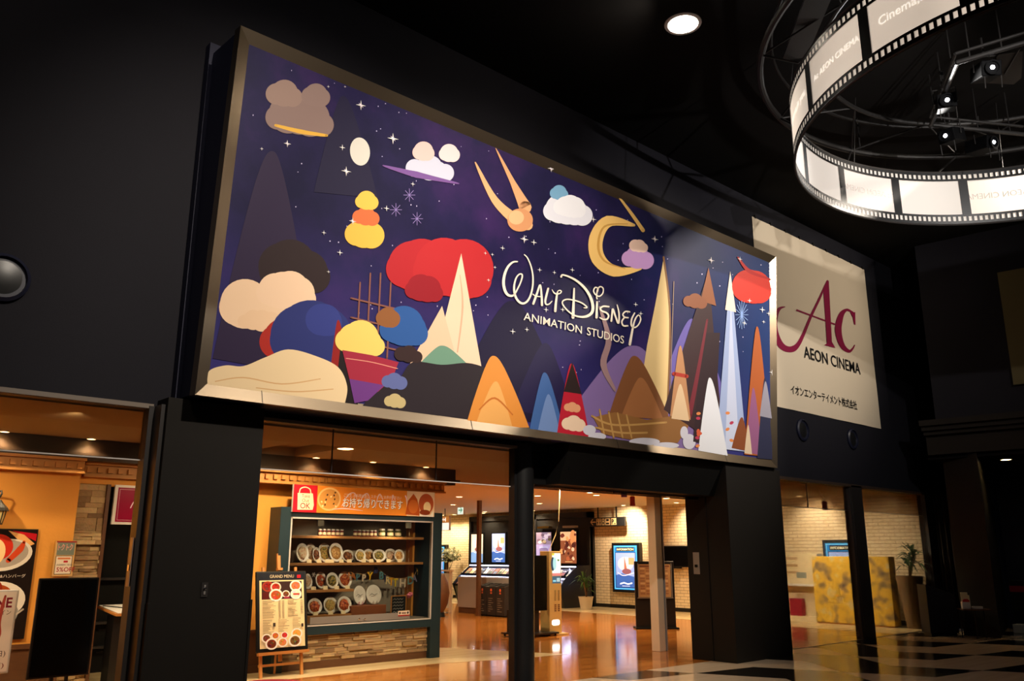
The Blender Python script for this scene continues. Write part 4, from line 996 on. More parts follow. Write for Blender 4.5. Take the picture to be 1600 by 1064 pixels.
# decorated plates on the brown box
bx0, bx1 = onY(*c4(700, 780), 3.12), onY(*c4(1045, 780), 3.12); bz = onY(*c4(870, 738), 3.2)[2]
bxo = thing('wooden_box', ((bx0[0] + bx1[0]) / 2, 3.2, FZ), 'red brown wooden box carrying the two decorated plates', 'box')
MB().box(bx0[0], bx1[0], 3.12, 3.45, FZ, bz).build('body', 'box_wood', bxo, bevel=.004)
for i, (x, yy, rx) in enumerate(((775, 650, 62), (915, 655, 76))):
    P = onY(*c4(x, yy), 3.3); k = abs(onY(*c4(x + 64, yy), 3.3)[0] - P[0]) / 64; rxm, rzm = k * rx, k * 80
    t = thing('decorated_plate', (P[0], 3.3, bz), 'white plate with a drawn line pattern, %s one on the brown box' % ('left' if i == 0 else 'right'), 'plate', 'decorated plates in the food display')
    mx = Matrix.Rotation(R(90 - 12), 3, 'X')
    pl_ = MB().lathe([(0, -.012), (.6, -.012), (1.0, .014), (.97, .02), (.62, .002), (0, .002)], 32, (P[0], 3.3, bz + rzm * .98), rxm, rzm, mx).build('plate', 'porcelain', t, smooth='full')
    g = MB(); qx = P[0]; zc = bz + rzm * .98
    g.tube([Vector((qx - rxm * .5, 3.292, zc - .01)), Vector((qx - rxm * .2, 3.292, zc + .015)), Vector((qx + rxm * .1, 3.292, zc - .005)), Vector((qx + rxm * .5, 3.292, zc + .012))], .003, 5); g.tube([(qx - rxm * .3, 3.288, zc - .02), (qx + rxm * .3, 3.288, zc - .016)], .002, 5)
    g.build('drawn_line', 'dark_frame', pl_)
    g = MB()
    for s in (-1, 1): g.tube([(qx + s * .035, 3.32, bz + .004), (qx + s * .045, 3.25, bz + .006), (qx + s * .03, 3.24, bz + .05), (qx + s * .018, 3.25, bz + .01)], .004, 6)
    g.build('plate_stand', 'chrome' if i else 'pink_flower', t, smooth=True)
# chalkboard with flowers
c0, c1 = onY(*c4(1092, 815), 3.2), onY(*c4(1248, 640), 3.2)
ch = thing('chalkboard', ((c0[0] + c1[0]) / 2, 3.2, FZ), 'small chalkboard with orange frame and pink flower in the food display', 'chalkboard')
MB().box(c0[0], c1[0], 3.2, 3.215, FZ, c1[2]).build('frame', 'easel_wood', ch)
cp = Paint((c0[0], 3.199, FZ), (1, 0, 0), (0, 0, 1)); W0, H0 = c1[0] - c0[0], c1[2] - FZ
cp.rect(.012, .012, W0 - .012, H0 - .012, C(28, 30, 30))
for k in range(5):
    v = H0 - .05 - k * .045; cp.stroke([(.03 + j * .017, v + .008 * ((j * 7 + k * 3) % 3 - 1)) for j in range(int((W0 - .06) / .017))], .004, C(200, 200, 196))
cp.build('chalk_face', 'print', ch)
P = onY(*c4(1280, 640), 3.19); g = MB(); rq = random.Random(8)
for k in range(12): g.ball((P[0] + rq.uniform(-.04, .04), 3.185 + rq.uniform(-.02, .02), P[2] + rq.uniform(-.03, .03)), .022, seg=8, jit=.005, rg=rq)
g.build('flower', 'pink_flower', ch, smooth='full')
# birthday letter garland
gl = thing('letter_garland', onY(*c4(1000, 440), 3.3), 'colourful paper letter garland sagging in the food display', 'garland')
cord = []
for chx, x, yy, colr, hh in (('H', 690, 440, C(190, 120, 60), 50), ('A', 722, 452, C(180, 100, 40), 46), ('P', 765, 458, C(80, 120, 130), 56), ('P', 825, 465, C(220, 205, 180), 56), ('Y', 885, 445, C(228, 180, 40), 62), ('B', 945, 385, C(44, 52, 96), 52), ('B', 1000, 440, C(80, 130, 140), 60), ('I', 1038, 470, C(48, 56, 90), 56), ('R', 1066, 488, C(226, 206, 150), 58), ('T', 1097, 502, C(230, 170, 40), 60), ('T', 1138, 510, C(212, 190, 50), 62), ('H', 1212, 515, C(222, 208, 184), 66), ('D', 1290, 490, C(110, 160, 160), 60), ('A', 1330, 470, C(120, 120, 150), 50), ('Y', 1366, 398, C(230, 190, 70), 54)):
    P = onY(*c4(x, yy), 3.3); k = abs(onY(*c4(x + 64, yy), 3.3)[0] - P[0]) / 64; cord.append((P[0], 3.304, P[2] + k * hh * .5))
    pp = Paint((P[0], 3.3, P[2] - k * hh * .5), (1, 0, 0), (0, 0, 1)); pp.text(chx, 0, 0, k * hh, colr, align='c', bold=.03)
    o = pp.build('letter', 'print', gl); so = o.modifiers.new('solid', 'SOLIDIFY'); so.thickness = .004
MB().tube(sorted(cord), .0025, 5).build('cord', 'cable_white', gl)
P = onY(*c4(322, 435), 3.25); g = MB()
for k in range(3): g.obox((P[0] - .035 * math.cos(k * math.pi / 3) , 3.25, P[2] - .035 * math.sin(k * math.pi / 3)), (math.cos(k * math.pi / 3), 0, math.sin(k * math.pi / 3)), (-math.sin(k * math.pi / 3), 0, math.cos(k * math.pi / 3)), (0, -1, 0), .07, .007, .004)
tag(g.build('paper_snowflake', 'white_plastic'), 'white paper snowflake between the lower plates of the food display', 'ornament')
# jars on the top shelf
def jar(x, y, z, r, h, body, label, group):
    t = thing('glass_jar', (x, y, z), label, 'jar', group)
    jb = MB().lathe([(r * .9, 0), (r, .01), (r, h * .72), (r * .8, h * .8)], 16, (x, y, z)).build('body', body, t, smooth=True)
    MB().lathe([(r * .84, h * .8), (r * .86, h * .82), (r * .86, h), (0, h)], 16, (x, y, z)).build('lid', 'white_plastic', t, smooth=True)
    g = MB(); g.lathe([(r * 1.01, h * .2), (r * 1.01, h * .55)], 16, (x, y, z)); g.build('label_band', 'tag_paper', jb)
j = 0
for x in (385, 428, 472, 516, 560, 602, 735, 776, 818, 855, 895, 933):
    P = onY(440 + x / 6.4, 740 + 590 / 6.4, 3.36); jar(P[0], 3.36, zs[0], .028, .10, 'red_jam', 'small dark red jar, %s from the left on the top shelf' % ORD[j], 'red jars on the top shelf'); j += 1
for i, x in enumerate((1003, 1088, 1165)):
    P = onY(440 + x / 6.4, 740 + 580 / 6.4, 3.36); jar(P[0], 3.36, zs[0], .05, .12, 'green_jar', 'larger green jar, %s of the three at right of the top shelf' % ORD[i], 'green jars on the top shelf')

# take-out sign
ts = thing('takeout_sign', (6.85, 2.93, 2.03), 'long orange take-out sign above the food display case', 'sign')
T0, T1 = onY(457, 802, 2.9), onY(676, 765, 2.9); tw, thh = 8.02 - T0[0], .365
MB().box(T0[0], 8.02, 2.904, 2.944, 2.035, 2.035 + thh).build('sign_box', 'white_plastic', ts)
tp = Paint((T0[0], 2.903, 2.035), (1, 0, 0), (0, 0, 1), .0006)
tp.rect(0, 0, tw, thh, C(236, 140, 44)); tp.rect(0, 0, .36, thh, C(196, 30, 44))
tp.poly([(.07, .03), (.30, .035), (.315, .10), (.29, .255), (.06, .25)], C(250, 226, 180)); tp.stroke([(.085, .25), (.10, .31), (.17, .335), (.24, .31), (.26, .25)], .014, C(250, 226, 180))
tp.text('Take', .185, .195, .046, C(150, 24, 40), align='c'); tp.text('Out', .185, .135, .046, C(150, 24, 40), align='c'); tp.text('OK', .185, .05, .075, C(150, 24, 40), align='c', bold=.01)
tp.ell(.55, .19, .185, .16, C(238, 190, 120), rot=.1); tp.ell(.55, .19, .16, .135, C(214, 150, 72), rot=.1)
rq = random.Random(4)
for k in range(12): tp.ell(.55 + rq.uniform(-.12, .12), .19 + rq.uniform(-.1, .1), .016, .012, C(*rq.choice(((70, 44, 36), (90, 60, 30), (250, 220, 160)))), 8, rq.uniform(0, 3))
for k in range(5): tp.stroke([(.75 + k * .28, .10 + .04 * (k % 2)), (.85 + k * .25, .26), (.95 + k * .22, .29), (1.0 + k * .22, .2)], [.006, .016, .014, .005], C(250, 214, 206))
tp.stroke([(.6, .05), (.8, .07), (1.1, .05)], [.006, .016, .004], C(250, 214, 206))
tp.rect(1.86, .0, tw, thh, C(236, 200, 150))
tp.poly([(1.84, .02), (1.88, .22), (1.98, .33), (2.05, .25), (2.1, .1), (2.1, .01)], C(186, 84, 30)); tp.ell(1.98, .14, .09, .1, C(208, 110, 44)); tp.ell(2.22, .19, .14, .15, C(180, 84, 44)); tp.ell(2.24, .14, .07, .08, C(240, 210, 150)); tp.poly([(2.1, .03), (2.3, .02), (2.36, .1), (2.36, .0), (2.1, .0)], C(246, 236, 214)); tp.ell(2.2, .06, .1, .04, C(140, 60, 30))
tp.text('ご注文, お料理お渡し, スタッフにお声がけ下さい', .78, .235, .038, C(252, 236, 214), width=.98); tp.text('お持ち帰りできます', .772, .095, .105, C(150, 84, 24), width=1.02, bold=.02); tp.text('お持ち帰りできます', .766, .10, .105, C(255, 250, 238), width=1.02, bold=.01)
tp.build('printed_face', 'print_soft_emit', ts)

# grand menu on its easel
me_ = thing('menu_easel', (5.5, 2.75, 0), 'wooden easel carrying the framed grand menu board', 'easel')
E0 = Vector((5.15, 2.70, .28)); tilt = R(10)
eu = Vector((math.cos(R(6)), -math.sin(R(6)) * .0, 0)).normalized(); ev = Vector((0, math.sin(tilt), math.cos(tilt))); en = eu.cross(ev)
for s in (.06, .62): MB().obox(E0 + eu * s - ev * .28 - en * .002, eu, ev, -en, .035, .40, .03).build('leg', 'easel_wood', me_)
MB().obox(E0 + eu * .02 - ev * .02 - en * -.0, eu, ev, en, .70, .035, .05).build('ledge', 'easel_wood', me_)
MB().obox(E0 + eu * .06 - ev * .15 - en * .03, eu, ev, -en, .60, .03, .02).build('cross_bar', 'easel_wood', me_)
MB().obox(E0 + eu * .34 - ev * .1 - en * .04, eu, ev, -en, .045, 1.34, .03).obox(E0 + eu * .33 + ev * 1.02 - en * .01, eu, ev, -en, .07, .03, .05).build('mast', 'easel_wood', me_)
MB().tube([E0 + eu * .36 + ev * .5 - en * .06, (5.52, 2.88, .014)], .014, 6).build('leg', 'easel_wood', me_)
for s in (.12, .58): MB().obox(E0 + eu * s + ev * .94 - en * .03, eu, ev, -en, .035, .12, .02).build('upper_arm', 'easel_wood', me_)
mb_ = thing('menu_board', E0, 'black framed grand menu board with food photos', 'menu board')
fw_, fh_ = .715, .985
fo = MB(); fo.obox(E0 + ev * .015 + en * .005, eu, ev, en, fw_, fh_, .03); fo.build('frame', 'black_satin', mb_, bevel=.012)
mp = Paint(E0 + ev * .015 + en * .037, eu, ev, .0006); mp.rect(.045, .045, fw_ - .045, fh_ - .03, C(238, 214, 160)); mp.rect(.03, fh_ - .115, fw_ - .03, fh_ - .02, C(32, 34, 42))
mp.text('GRAND MENU', .36, fh_ - .085, .04, C(220, 200, 160), align='c', width=.34); mp.rect(.575, fh_ - .09, .63, fh_ - .05, C(190, 30, 40))
mp.rect(.075, fh_ - .35, .64, fh_ - .13, C(60, 40, 36))
def food_disc(u, v, r, c2, c1=(244, 236, 222)):
    mp.ell(u, v, r, r * .82, C(*c1)); mp.ell(u, v, r * .74, r * .6, C(*c2))
    rq2 = random.Random(int(u * 997 + v * 3331))
    for k in range(10): mp.ell(u + rq2.uniform(-.5, .5) * r, v + rq2.uniform(-.4, .4) * r, r * .14, r * .1, C(*[max(0, min(255, c + rq2.randint(-60, 60))) for c in c2]), 7)
food_disc(.16, fh_ - .19, .08, (130, 40, 30), (160, 60, 40)); food_disc(.27, fh_ - .2, .075, (170, 50, 36), (230, 210, 190)); food_disc(.27, fh_ - .3, .095, (176, 80, 36)); mp.rect(.085, fh_ - .345, .17, fh_ - .26, C(90, 28, 24)); food_disc(.41, fh_ - .29, .055, (120, 60, 40)); mp.rect(.38, fh_ - .345, .46, fh_ - .325, C(160, 40, 70)); food_disc(.55, fh_ - .19, .085, (214, 120, 70)); food_disc(.55, fh_ - .295, .08, (240, 226, 200)); mp.rect(.51, fh_ - .305, .6, fh_ - .285, C(190, 60, 40))
rq = random.Random(6)
def lines(u0, u1, v0, v1, dv=.0155):
    v = v0
    while v > v1:
        mp.rect(u0, v, u0 + (u1 - u0) * rq.uniform(.35, .95), v + .006, C(*rq.choice(((120, 96, 70), (150, 126, 92), (170, 146, 108))))); v -= dv
lines(.08, .28, fh_ - .375, .40); lines(.43, .58, fh_ - .375, fh_ - .43); lines(.43, .58, fh_ - .46, fh_ - .57)
for u in (.30, .35): 
    for k in range(14): mp.rect(u, fh_ - .38 - k * .016, u + .028, fh_ - .373 - k * .016, C(120, 96, 76))
for k in range(9): mp.rect(.61, fh_ - .38 - k * .02, .645, fh_ - .373 - k * .02, C(120, 96, 76))
lines(.08, .25, .375, .20); lines(.29, .45, .375, .23); lines(.49, .62, .39, .24); mp.rect(.215, .30, .25, .345, C(60, 50, 44)); mp.rect(.61, .28, .64, .32, C(60, 50, 44))
for u, v, r, c2 in ((.125, .165, .065, (120, 60, 34)), (.245, .19, .055, (200, 110, 50)), (.37, .19, .05, (190, 60, 50)), (.54, .2, .08, (226, 170, 80)), (.19, .095, .085, (110, 50, 28)), (.34, .105, .07, (214, 140, 80)), (.51, .115, .09, (120, 84, 40))): food_disc(u, v, r, c2)
mp.build('printed_menu', 'print_soft_emit', mb_)

# ------------------------------------------------------------------ restaurant: left bay
ln = thing('wall_lantern', onY(2, 800, 3.1), 'old style dark metal lantern on the orange wall', 'wall lamp')
P = onY(-4, 796, 3.05); lx, lz = P[0], P[2]
MB().lathe([(.062, -.14), (.085, -.02), (.085, -.015)], 6, (lx, 3.05, lz)).build('lantern_glass', 'lantern_glass', ln)
g = MB(); g.lathe([(.115, -.015), (.10, .02), (.05, .07), (.03, .10), (.012, .11), (0, .13)], 6, (lx, 3.05, lz)); g.lathe([(.068, -.16), (.068, -.14)], 6, (lx, 3.05, lz))
for k in range(6): g.tube([(lx + .064 * math.cos(k * math.pi / 3), 3.05 + .064 * math.sin(k * math.pi / 3), lz - .14), (lx + .088 * math.cos(k * math.pi / 3), 3.05 + .088 * math.sin(k * math.pi / 3), lz - .015)], .006, 5)
g.build('cage', 'lantern_metal', ln)
MB().tube([(lx, 3.05, lz + .12), (lx + .02, 3.05, lz + .17), (lx + .02, 3.08, lz + .20), (lx - .02, 3.12, lz + .19), (lx - .03, 3.24, lz + .14)], .011, 8).build('bracket_arm', 'lantern_metal', ln, smooth=True)
fp = thing('food_poster', (2.4, 3.22, .6), 'large dark poster of plated omelette dishes on the orange wall', 'poster')
a0, a1 = onY(-60, 998, 3.23), onY(60, 827, 3.23); pw, ph = a1[0] - a0[0], a1[2] - .585
MB().box(a0[0], a1[0], 3.222, 3.249, .585, a1[2]).build('backing_board', 'black_satin', fp)
pp = Paint((a0[0], 3.22, .585), (1, 0, 0), (0, 0, 1)); pp.rect(0.01, .01, pw - .01, ph - .01, C(34, 26, 24)); 
pp.poly([(pw - .26, ph - .02), (pw - .01, ph - .05), (pw - .012, ph - .13)], C(190, 30, 40)); pp.poly([(pw - .3, ph - .02), (pw - .14, ph - .06), (pw - .02, ph - .16), (pw - .1, ph - .2)], C(236, 176, 110))
pp.ell(pw - .30, ph - .28, .27, .17, C(226, 218, 206), rot=.15); pp.ell(pw - .31, ph - .27, .24, .145, C(170, 160, 150), rot=.15); pp.ell(pw - .38, ph - .2, .15, .14, C(200, 50, 34)); pp.ell(pw - .4, ph - .25, .10, .14, C(240, 206, 150)); pp.stroke([(pw - .26, ph - .34), (pw - .16, ph - .22), (pw - .13, ph - .14)], [.05, .07, .03], C(206, 74, 40))
pp.text('オムライス&ハンバーグ', .05, ph - .52, .03, C(230, 220, 210), width=pw - .12)
pp.ell(pw - .32, ph - .76, .28, .2, C(232, 226, 216)); pp.ell(pw - .34, ph - .72, .17, .13, C(170, 76, 34)); pp.ell(pw - .35, ph - .64, .07, .09, C(150, 50, 30)); pp.ell(pw - .22, .22, .16, .1, C(150, 150, 150), rot=.9); pp.stroke([(pw - .2, ph - .98), (pw - .05, ph - .86)], .02, C(190, 180, 170))
pp.build('printed_face', 'print_gloss', fp)
nt_ = thing('notice_sign', (2.97, 3.2, 1.22), 'acrylic notice reading 5 percent off on the orange wall', 'notice')
a0, a1 = onY(79, 902, 3.2), onY(121, 845, 3.2); pw, ph = a1[0] - a0[0], a1[2] - a0[2]
MB().box(a0[0], a1[0], 3.205, 3.22, a0[2], a1[2]).build('holder', 'glass_clear', nt_)
pp = Paint((a0[0], 3.203, a0[2]), (1, 0, 0), (0, 0, 1), .0006); pp.rect(.01, .01, pw - .01, ph - .005, C(214, 170, 110)); pp.rect(.02, ph - .02, pw - .005, ph - .005, C(150, 30, 40)); pp.rect(.03, ph - .16, pw - .02, ph - .02, C(120, 130, 120)); pp.text('トクトク', .04, ph - .10, .055, C(244, 232, 220), width=pw - .08, bold=.03); pp.text('トクトク', .042, ph - .098, .052, C(200, 50, 40), width=pw - .085)
pp.rect(.028, .03, pw - .03, .235, C(60, 52, 46)); pp.rect(.034, .036, pw - .036, .229, C(238, 226, 208)); pp.rect(.05, .195, pw - .05, .215, C(214, 130, 80)); pp.rect(.115, .16, .16, .182, C(190, 40, 50)); pp.text('会員様優待ご提示で', .045, .125, .018, C(60, 40, 40), width=.17); pp.text('5%OFF', .05, .06, .05, C(170, 26, 40), width=.19, bold=.015)
pp.build('printed_sheet', 'print', nt_)
rs_ = thing('restaurant_sign', (3.6, 3.3, 1.83), 'crimson sign with white frame over the restaurant doorway', 'sign')
a0, a1 = onY(174, 819, 3.3), onY(176, 757, 3.3)
MB().box(a0[0], a0[0] + .55, 3.30, 3.34, a0[2], a1[2] + .0).build('sign_frame', 'white_plastic', rs_)
pp = Paint((a0[0], 3.298, a0[2]), (1, 0, 0), (0, 0, 1)); hh = a1[2] - a0[2]; pp.rect(.035, .03, .515, hh - .03, C(140, 8, 46)); pp.rect(.055, .05, .495, .053, C(230, 190, 190)); pp.rect(.055, hh - .053, .495, hh - .05, C(230, 190, 190)); pp.rect(.055, .05, .058, hh - .05, C(230, 190, 190)); pp.stroke([(.2, .2), (.24, .28), (.3, .27)], .012, C(240, 220, 220))
pp.build('printed_face', 'print_soft_emit', rs_)
# note desk by the doorway
nd = thing('reception_stand', (3.6, 3.3, 0), 'small dark stand with wooden top by the restaurant doorway', 'stand')
z_ = .80
MB().prism([(3.49, 3.5, z_ + .06), (3.49 + .38, 3.5, z_ + .06), (3.49 + .46, 3.15, z_ - .02), (3.60, 3.15, z_ - .02)], (0, 0, .025)).build('top', 'easel_wood', nd)
MB().box(3.6, 3.9, 3.22, 3.45, 0, z_ - .02).build('body', 'black_satin', nd)
for z in (.35, .6): MB().box(3.52, 3.95, 3.46, 3.5, z, z + .02).build('shelf_bar', 'tube_metal', nd)
tag(MB().prism([(3.50, 3.49, z_ + .09), (3.86, 3.49, z_ + .09), (3.93, 3.16, z_ + .011), (3.62, 3.16, z_ + .011)], (0, 0, .006)).build('notepad', 'white_plastic'), 'white notepad lying on the small stand by the doorway', 'notepad')
tag(MB().tube([(3.53, 3.44, z_ + .09), (3.78, 3.3, z_ + .058)], .006, 8).build('pen', 'black_satin'), 'black pen lying across the white notepad', 'pen')
bk = thing('wine_rack', (4.0, 4.7, 0), 'dark shelf unit deep inside the restaurant doorway', 'shelf')
MB().box(3.2, 4.9, 4.6, 4.95, 0, 2.2).build('body', 'black_matt', bk)
for z in (.3, .6, 1.15): MB().box(3.2, 4.9, 4.5, 4.6, z, z + .03).build('shelf', 'dark_frame', bk)
# black stand sign and wine sign
sb = thing('stand_sign', (2.8, 2.3, 0), 'blank black standing sign in front of the stone pillar', 'stand sign')
a0, a1 = onY(45, 1062, 2.3), onY(146, 905, 2.3); xl, xr = 2.47, 3.06
P00, P10, P11, P01 = (onY(47, 1062, 2.3), onY(144, 1055, 2.3), onY(146.5, 904.5, 2.36), onY(53, 906, 2.36))
X0, X1, Zb, Zt = (P00[0] + P01[0]) / 2, (P10[0] + P11[0]) / 2, .27, 1.245
MB().box(X0, X1, 2.3, 2.335, Zb, Zt).build('panel', 'black_satin', sb, bevel=.006)
MB().box(X0 + .02, X1 - .02, 2.297, 2.3, Zb + .02, Zt - .02).build('face', 'black_screen', sb)
g = MB()
for x in (X0 + .22, X0 + .36): g.box(x, x + .03, 2.3, 2.34, 0, Zb)
g.box(X0 + .1, X1 - .1, 2.1, 2.55, 0, .02); g.build('stand', 'black_satin', sb)
wn = thing('wine_sign', (2.1, 2.45, 0), 'white framed wine price sign at far left edge', 'stand sign')
a1 = onY(30, 921, 2.45); xr = 2.385; xl = 1.75; zt, zb_ = a1[2], .33
MB().box(xl, xr, 2.45, 2.48, zb_, zt).build('frame', 'white_edge', wn, bevel=.01)
pp = Paint((xl, 2.448, zb_), (1, 0, 0), (0, 0, 1), .0006); pw, ph = xr - xl, zt - zb_; pp.rect(.02, .02, pw - .02, ph - .02, C(222, 208, 196)); pp.text('WINE', pw - .05, ph - .17, .095, C(120, 24, 40), align='r', width=.31, bold=.03); pp.text('グラスワイン', pw - .05, ph - .24, .04, C(60, 40, 40), align='r', width=.3)
pp.stroke([(pw - .12, ph - .06), (pw - .15, ph - .3), (pw - .14, ph - .45), (pw - .24, ph - .58), (pw - .3, ph - .6)], [.02, .045, .05, .07, .03], C(170, 70, 60)); pp.text('(赤・白)', pw - .05, .17, .05, C(60, 40, 40), align='r', width=.26); pp.text('550円)', pw - .05, .06, .045, C(120, 60, 50), align='r', width=.26)
pp.build('printed_face', 'print', wn)
g = MB(); g.box(xl + .15, xl + .18, 2.46, 2.48, 0, zb_); g.box(xr - .2, xr - .17, 2.46, 2.48, 0, zb_); g.box(xl + .08, xr - .1, 2.3, 2.62, 0, .015); g.build('stand', 'tube_metal', wn)
tag(MB().lathe([(.0, .012), (.42, .012), (.45, .006), (.46, 0)], 32, (5.05, 2.1, 0.002)).build('red_mat', 'red_cyl'), 'red floor mat beside the menu easel', 'mat')

# ------------------------------------------------------------------ hall: poster wall, racks
pwl = MB(); pw0, pw1, pwz = onX(920, 800, 18.95)[1], onX(733, 810, 18.95)[1], onX(920, 799.4, 18.95)[2]; pwl.box(18.95, 19.19, pw0, pw0 + .1, 0, pwz); pwl.box(18.95, 19.19, pw1 - .1, pw1, 0, pwz); pwl.box(18.95, 19.19, pw0, pw1, pwz - .16, pwz); pwl.box(19.0, 19.1, pw0, pw1, 0, pwz); pwl.box(18.95, 19.1, 11.95, 12.25, 0, pwz)
struct(pwl.build('wall_poster', 'black_satin'))
def movie_poster(px0, px1, pyt, pyb, label, paint):
    a0, a1 = onX(px0, pyb, 18.95), onX(px1, pyt, 18.95); y0, y1 = a0[1], a1[1]
    t = thing('movie_poster', (18.97, (y0 + y1) / 2, 1.2), label, 'poster', 'lit film posters')
    MB().box(18.955, 19.0, y1 - .05, y0 + .05, a0[2] - .05, a1[2] + .05).build('frame', 'black_matt', t)
    p = Paint((18.952, y0, a0[2]), (0, -1, 0), (0, 0, 1)); p.rect(0, 0, y0 - y1, a1[2] - a0[2], (.5, .5, .5)); paint(p, y0 - y1, a1[2] - a0[2]); p.build('printed_face', 'backlit', t)
def sea_poster(p, w, h, pale=False):
    p.rect(0, 0, w, h, C(150, 170, 226) if not pale else C(236, 214, 190)); p.poly([(0, h * .35), (w * .3, h * .4), (w, h * .3), (w, 0), (0, 0)], C(60, 96, 170) if not pale else C(120, 160, 214))
    p.ell(w * .5, h * .68, w * .4, h * .2, C(226, 206, 214) if not pale else C(246, 232, 210)); p.poly([(w * .42, h * .4), (w * .45, h * .9), (w * .58, h * .5), (w * .6, h * .38)], C(190, 110, 80)); p.ell(w * .55, h * .46, w * .24, h * .08, C(140, 86, 90)); p.stroke([(w * .1, h * .42), (w * .4, h * .34), (w * .9, h * .42)], h * .025, C(236, 230, 240))
    if not pale:
        p.stroke([(w * .22, h * .1), (w * .4, h * .13), (w * .6, h * .1), (w * .8, h * .13)], h * .04, C(240, 240, 246)); p.rect(w * .3, h * .03, w * .7, h * .05, C(200, 206, 230)); p.rect(w * .66, h * .66, w * .95, h * .86, C(206, 160, 110))
def mist_poster(p, w, h):
    p.rect(0, 0, w, h, C(176, 160, 206)); p.rect(0, h * .6, w, h, C(150, 130, 150))
    rq = random.Random(2)
    for k in range(14): p.ell(rq.uniform(.1, .9) * w, rq.uniform(.62, .95) * h, w * .12, h * .05, C(*rq.choice(((210, 180, 140), (120, 96, 110), (226, 206, 220), (100, 86, 60)))), 10)
    p.poly([(w * .25, 0), (w * .2, h * .45), (w * .5, h * .55), (w * .8, h * .45), (w * .8, 0)], C(140, 122, 160)); p.rect(w * .2, h * .5, w * .8, h * .53, C(200, 200, 236))
def fire_poster(p, w, h):
    p.rect(0, 0, w, h, C(150, 84, 52)); p.rect(0, h * .72, w, h, C(236, 190, 140)); p.ell(w * .8, h * .8, w * .2, h * .25, C(226, 150, 90))
    rq = random.Random(12)
    for k in range(26): p.ell(rq.uniform(.05, .95) * w, rq.uniform(.1, .95) * h, w * rq.uniform(.05, .15), h * rq.uniform(.02, .1), C(*rq.choice(((230, 160, 96), (110, 50, 36), (190, 100, 60), (246, 206, 160), (86, 40, 32)))), 9, rq.uniform(0, 3))
    p.rect(w * .3, h * .04, w * .75, h * .06, C(240, 190, 120))
movie_poster(736, 754.5, 834.5, 878.5, 'pale lit film poster, leftmost on the dark poster wall', lambda p, w, h: sea_poster(p, w, h, True))
movie_poster(768.5, 789, 833.5, 878.3, 'blue lit sea film poster, second from left on the poster wall', sea_poster)
movie_poster(838, 861, 831.5, 879.5, 'lilac lit film poster, third on the poster wall behind the kiosk', mist_poster)
movie_poster(876, 900, 830.5, 880, 'orange lit film poster, rightmost on the dark poster wall', fire_poster)
for i, (px, py) in enumerate(((850, 824), (890, 823))):
    P = onX(px, py, 18.85); t = thing('picture_lamp', P, 'small lamp bar over the %s poster' % ('lilac' if i == 0 else 'orange'), 'lamp')
    MB().box(18.8, 18.96, P[1] - .25, P[1] + .25, P[2] - .03, P[2] + .03).build('bar', 'silver_panel' if i else 'brass', t)
rk = thing('brochure_rack', (18.1, 12, 0), 'long black sloping brochure rack with blue white light strips', 'brochure rack')
ya, yb_ = pw0 + .02, onX(728, 890, 18.2)[1]
T1a, T1b, T2a, T2b = (18.40, 1.10), (18.05, .83), (18.03, .78), (17.72, .52)
MB().prism([(T1a[0], ya, T1a[1] - .03), (T1b[0], ya, T1b[1] - .03), (T2b[0], ya, T2b[1] - .03), (17.9, ya, 0), (18.94, ya, 0), (18.94, ya, 1.07)], (0, yb_ - ya, 0)).build('body', 'black_satin', rk)
for q_ in ((18.03, 18.07, .80, .88), (17.70, 17.74, .49, .56), (18.38, 18.44, 1.10, 1.16)): MB().box(q_[0], q_[1], ya, yb_, q_[2], q_[3]).build('lip', 'black_matt', rk)
for q_ in ((18.36, 18.385, 1.105, 1.135), (17.995, 18.02, .775, .80)): MB().box(q_[0], q_[1], ya, yb_, q_[2], q_[3]).build('light_strip', 'led_strip', rk)
for y in (ya - .02, yb_): MB().prism([(18.94, y, 1.16), (18.44, y, 1.16), (17.98, y, .86), (17.66, y, .55), (17.9, y, 0), (18.94, y, 0)], (0, .03, 0)).build('end_panel', 'black_satin', rk)
for zz, xx in ((1.14, 18.2), (.8, 17.86)):
    for y in (10.0, 12.2, 13.6):
        l = bpy.data.lights.new('strip_light', 'AREA'); l.shape = 'RECTANGLE'; l.size = 1.3; l.size_y = .02; l.energy = 5; l.color = (.6, .66, 1.0)
        o = bpy.data.objects.new('strip_light', l); COL.objects.link(o); o.location = (xx + .14, y, zz - .02); aim(o, o.location, (xx - .06, y, zz - .3)); o.rotation_euler.rotate_axis('Z', R(90)); put(o, rk)
pal = ((230, 220, 210), (60, 60, 80), (200, 120, 90), (120, 150, 190), (240, 230, 220), (160, 80, 90), (90, 110, 90), (220, 190, 140), (40, 44, 60), (190, 170, 200))
rq = random.Random(21)
bro = {}
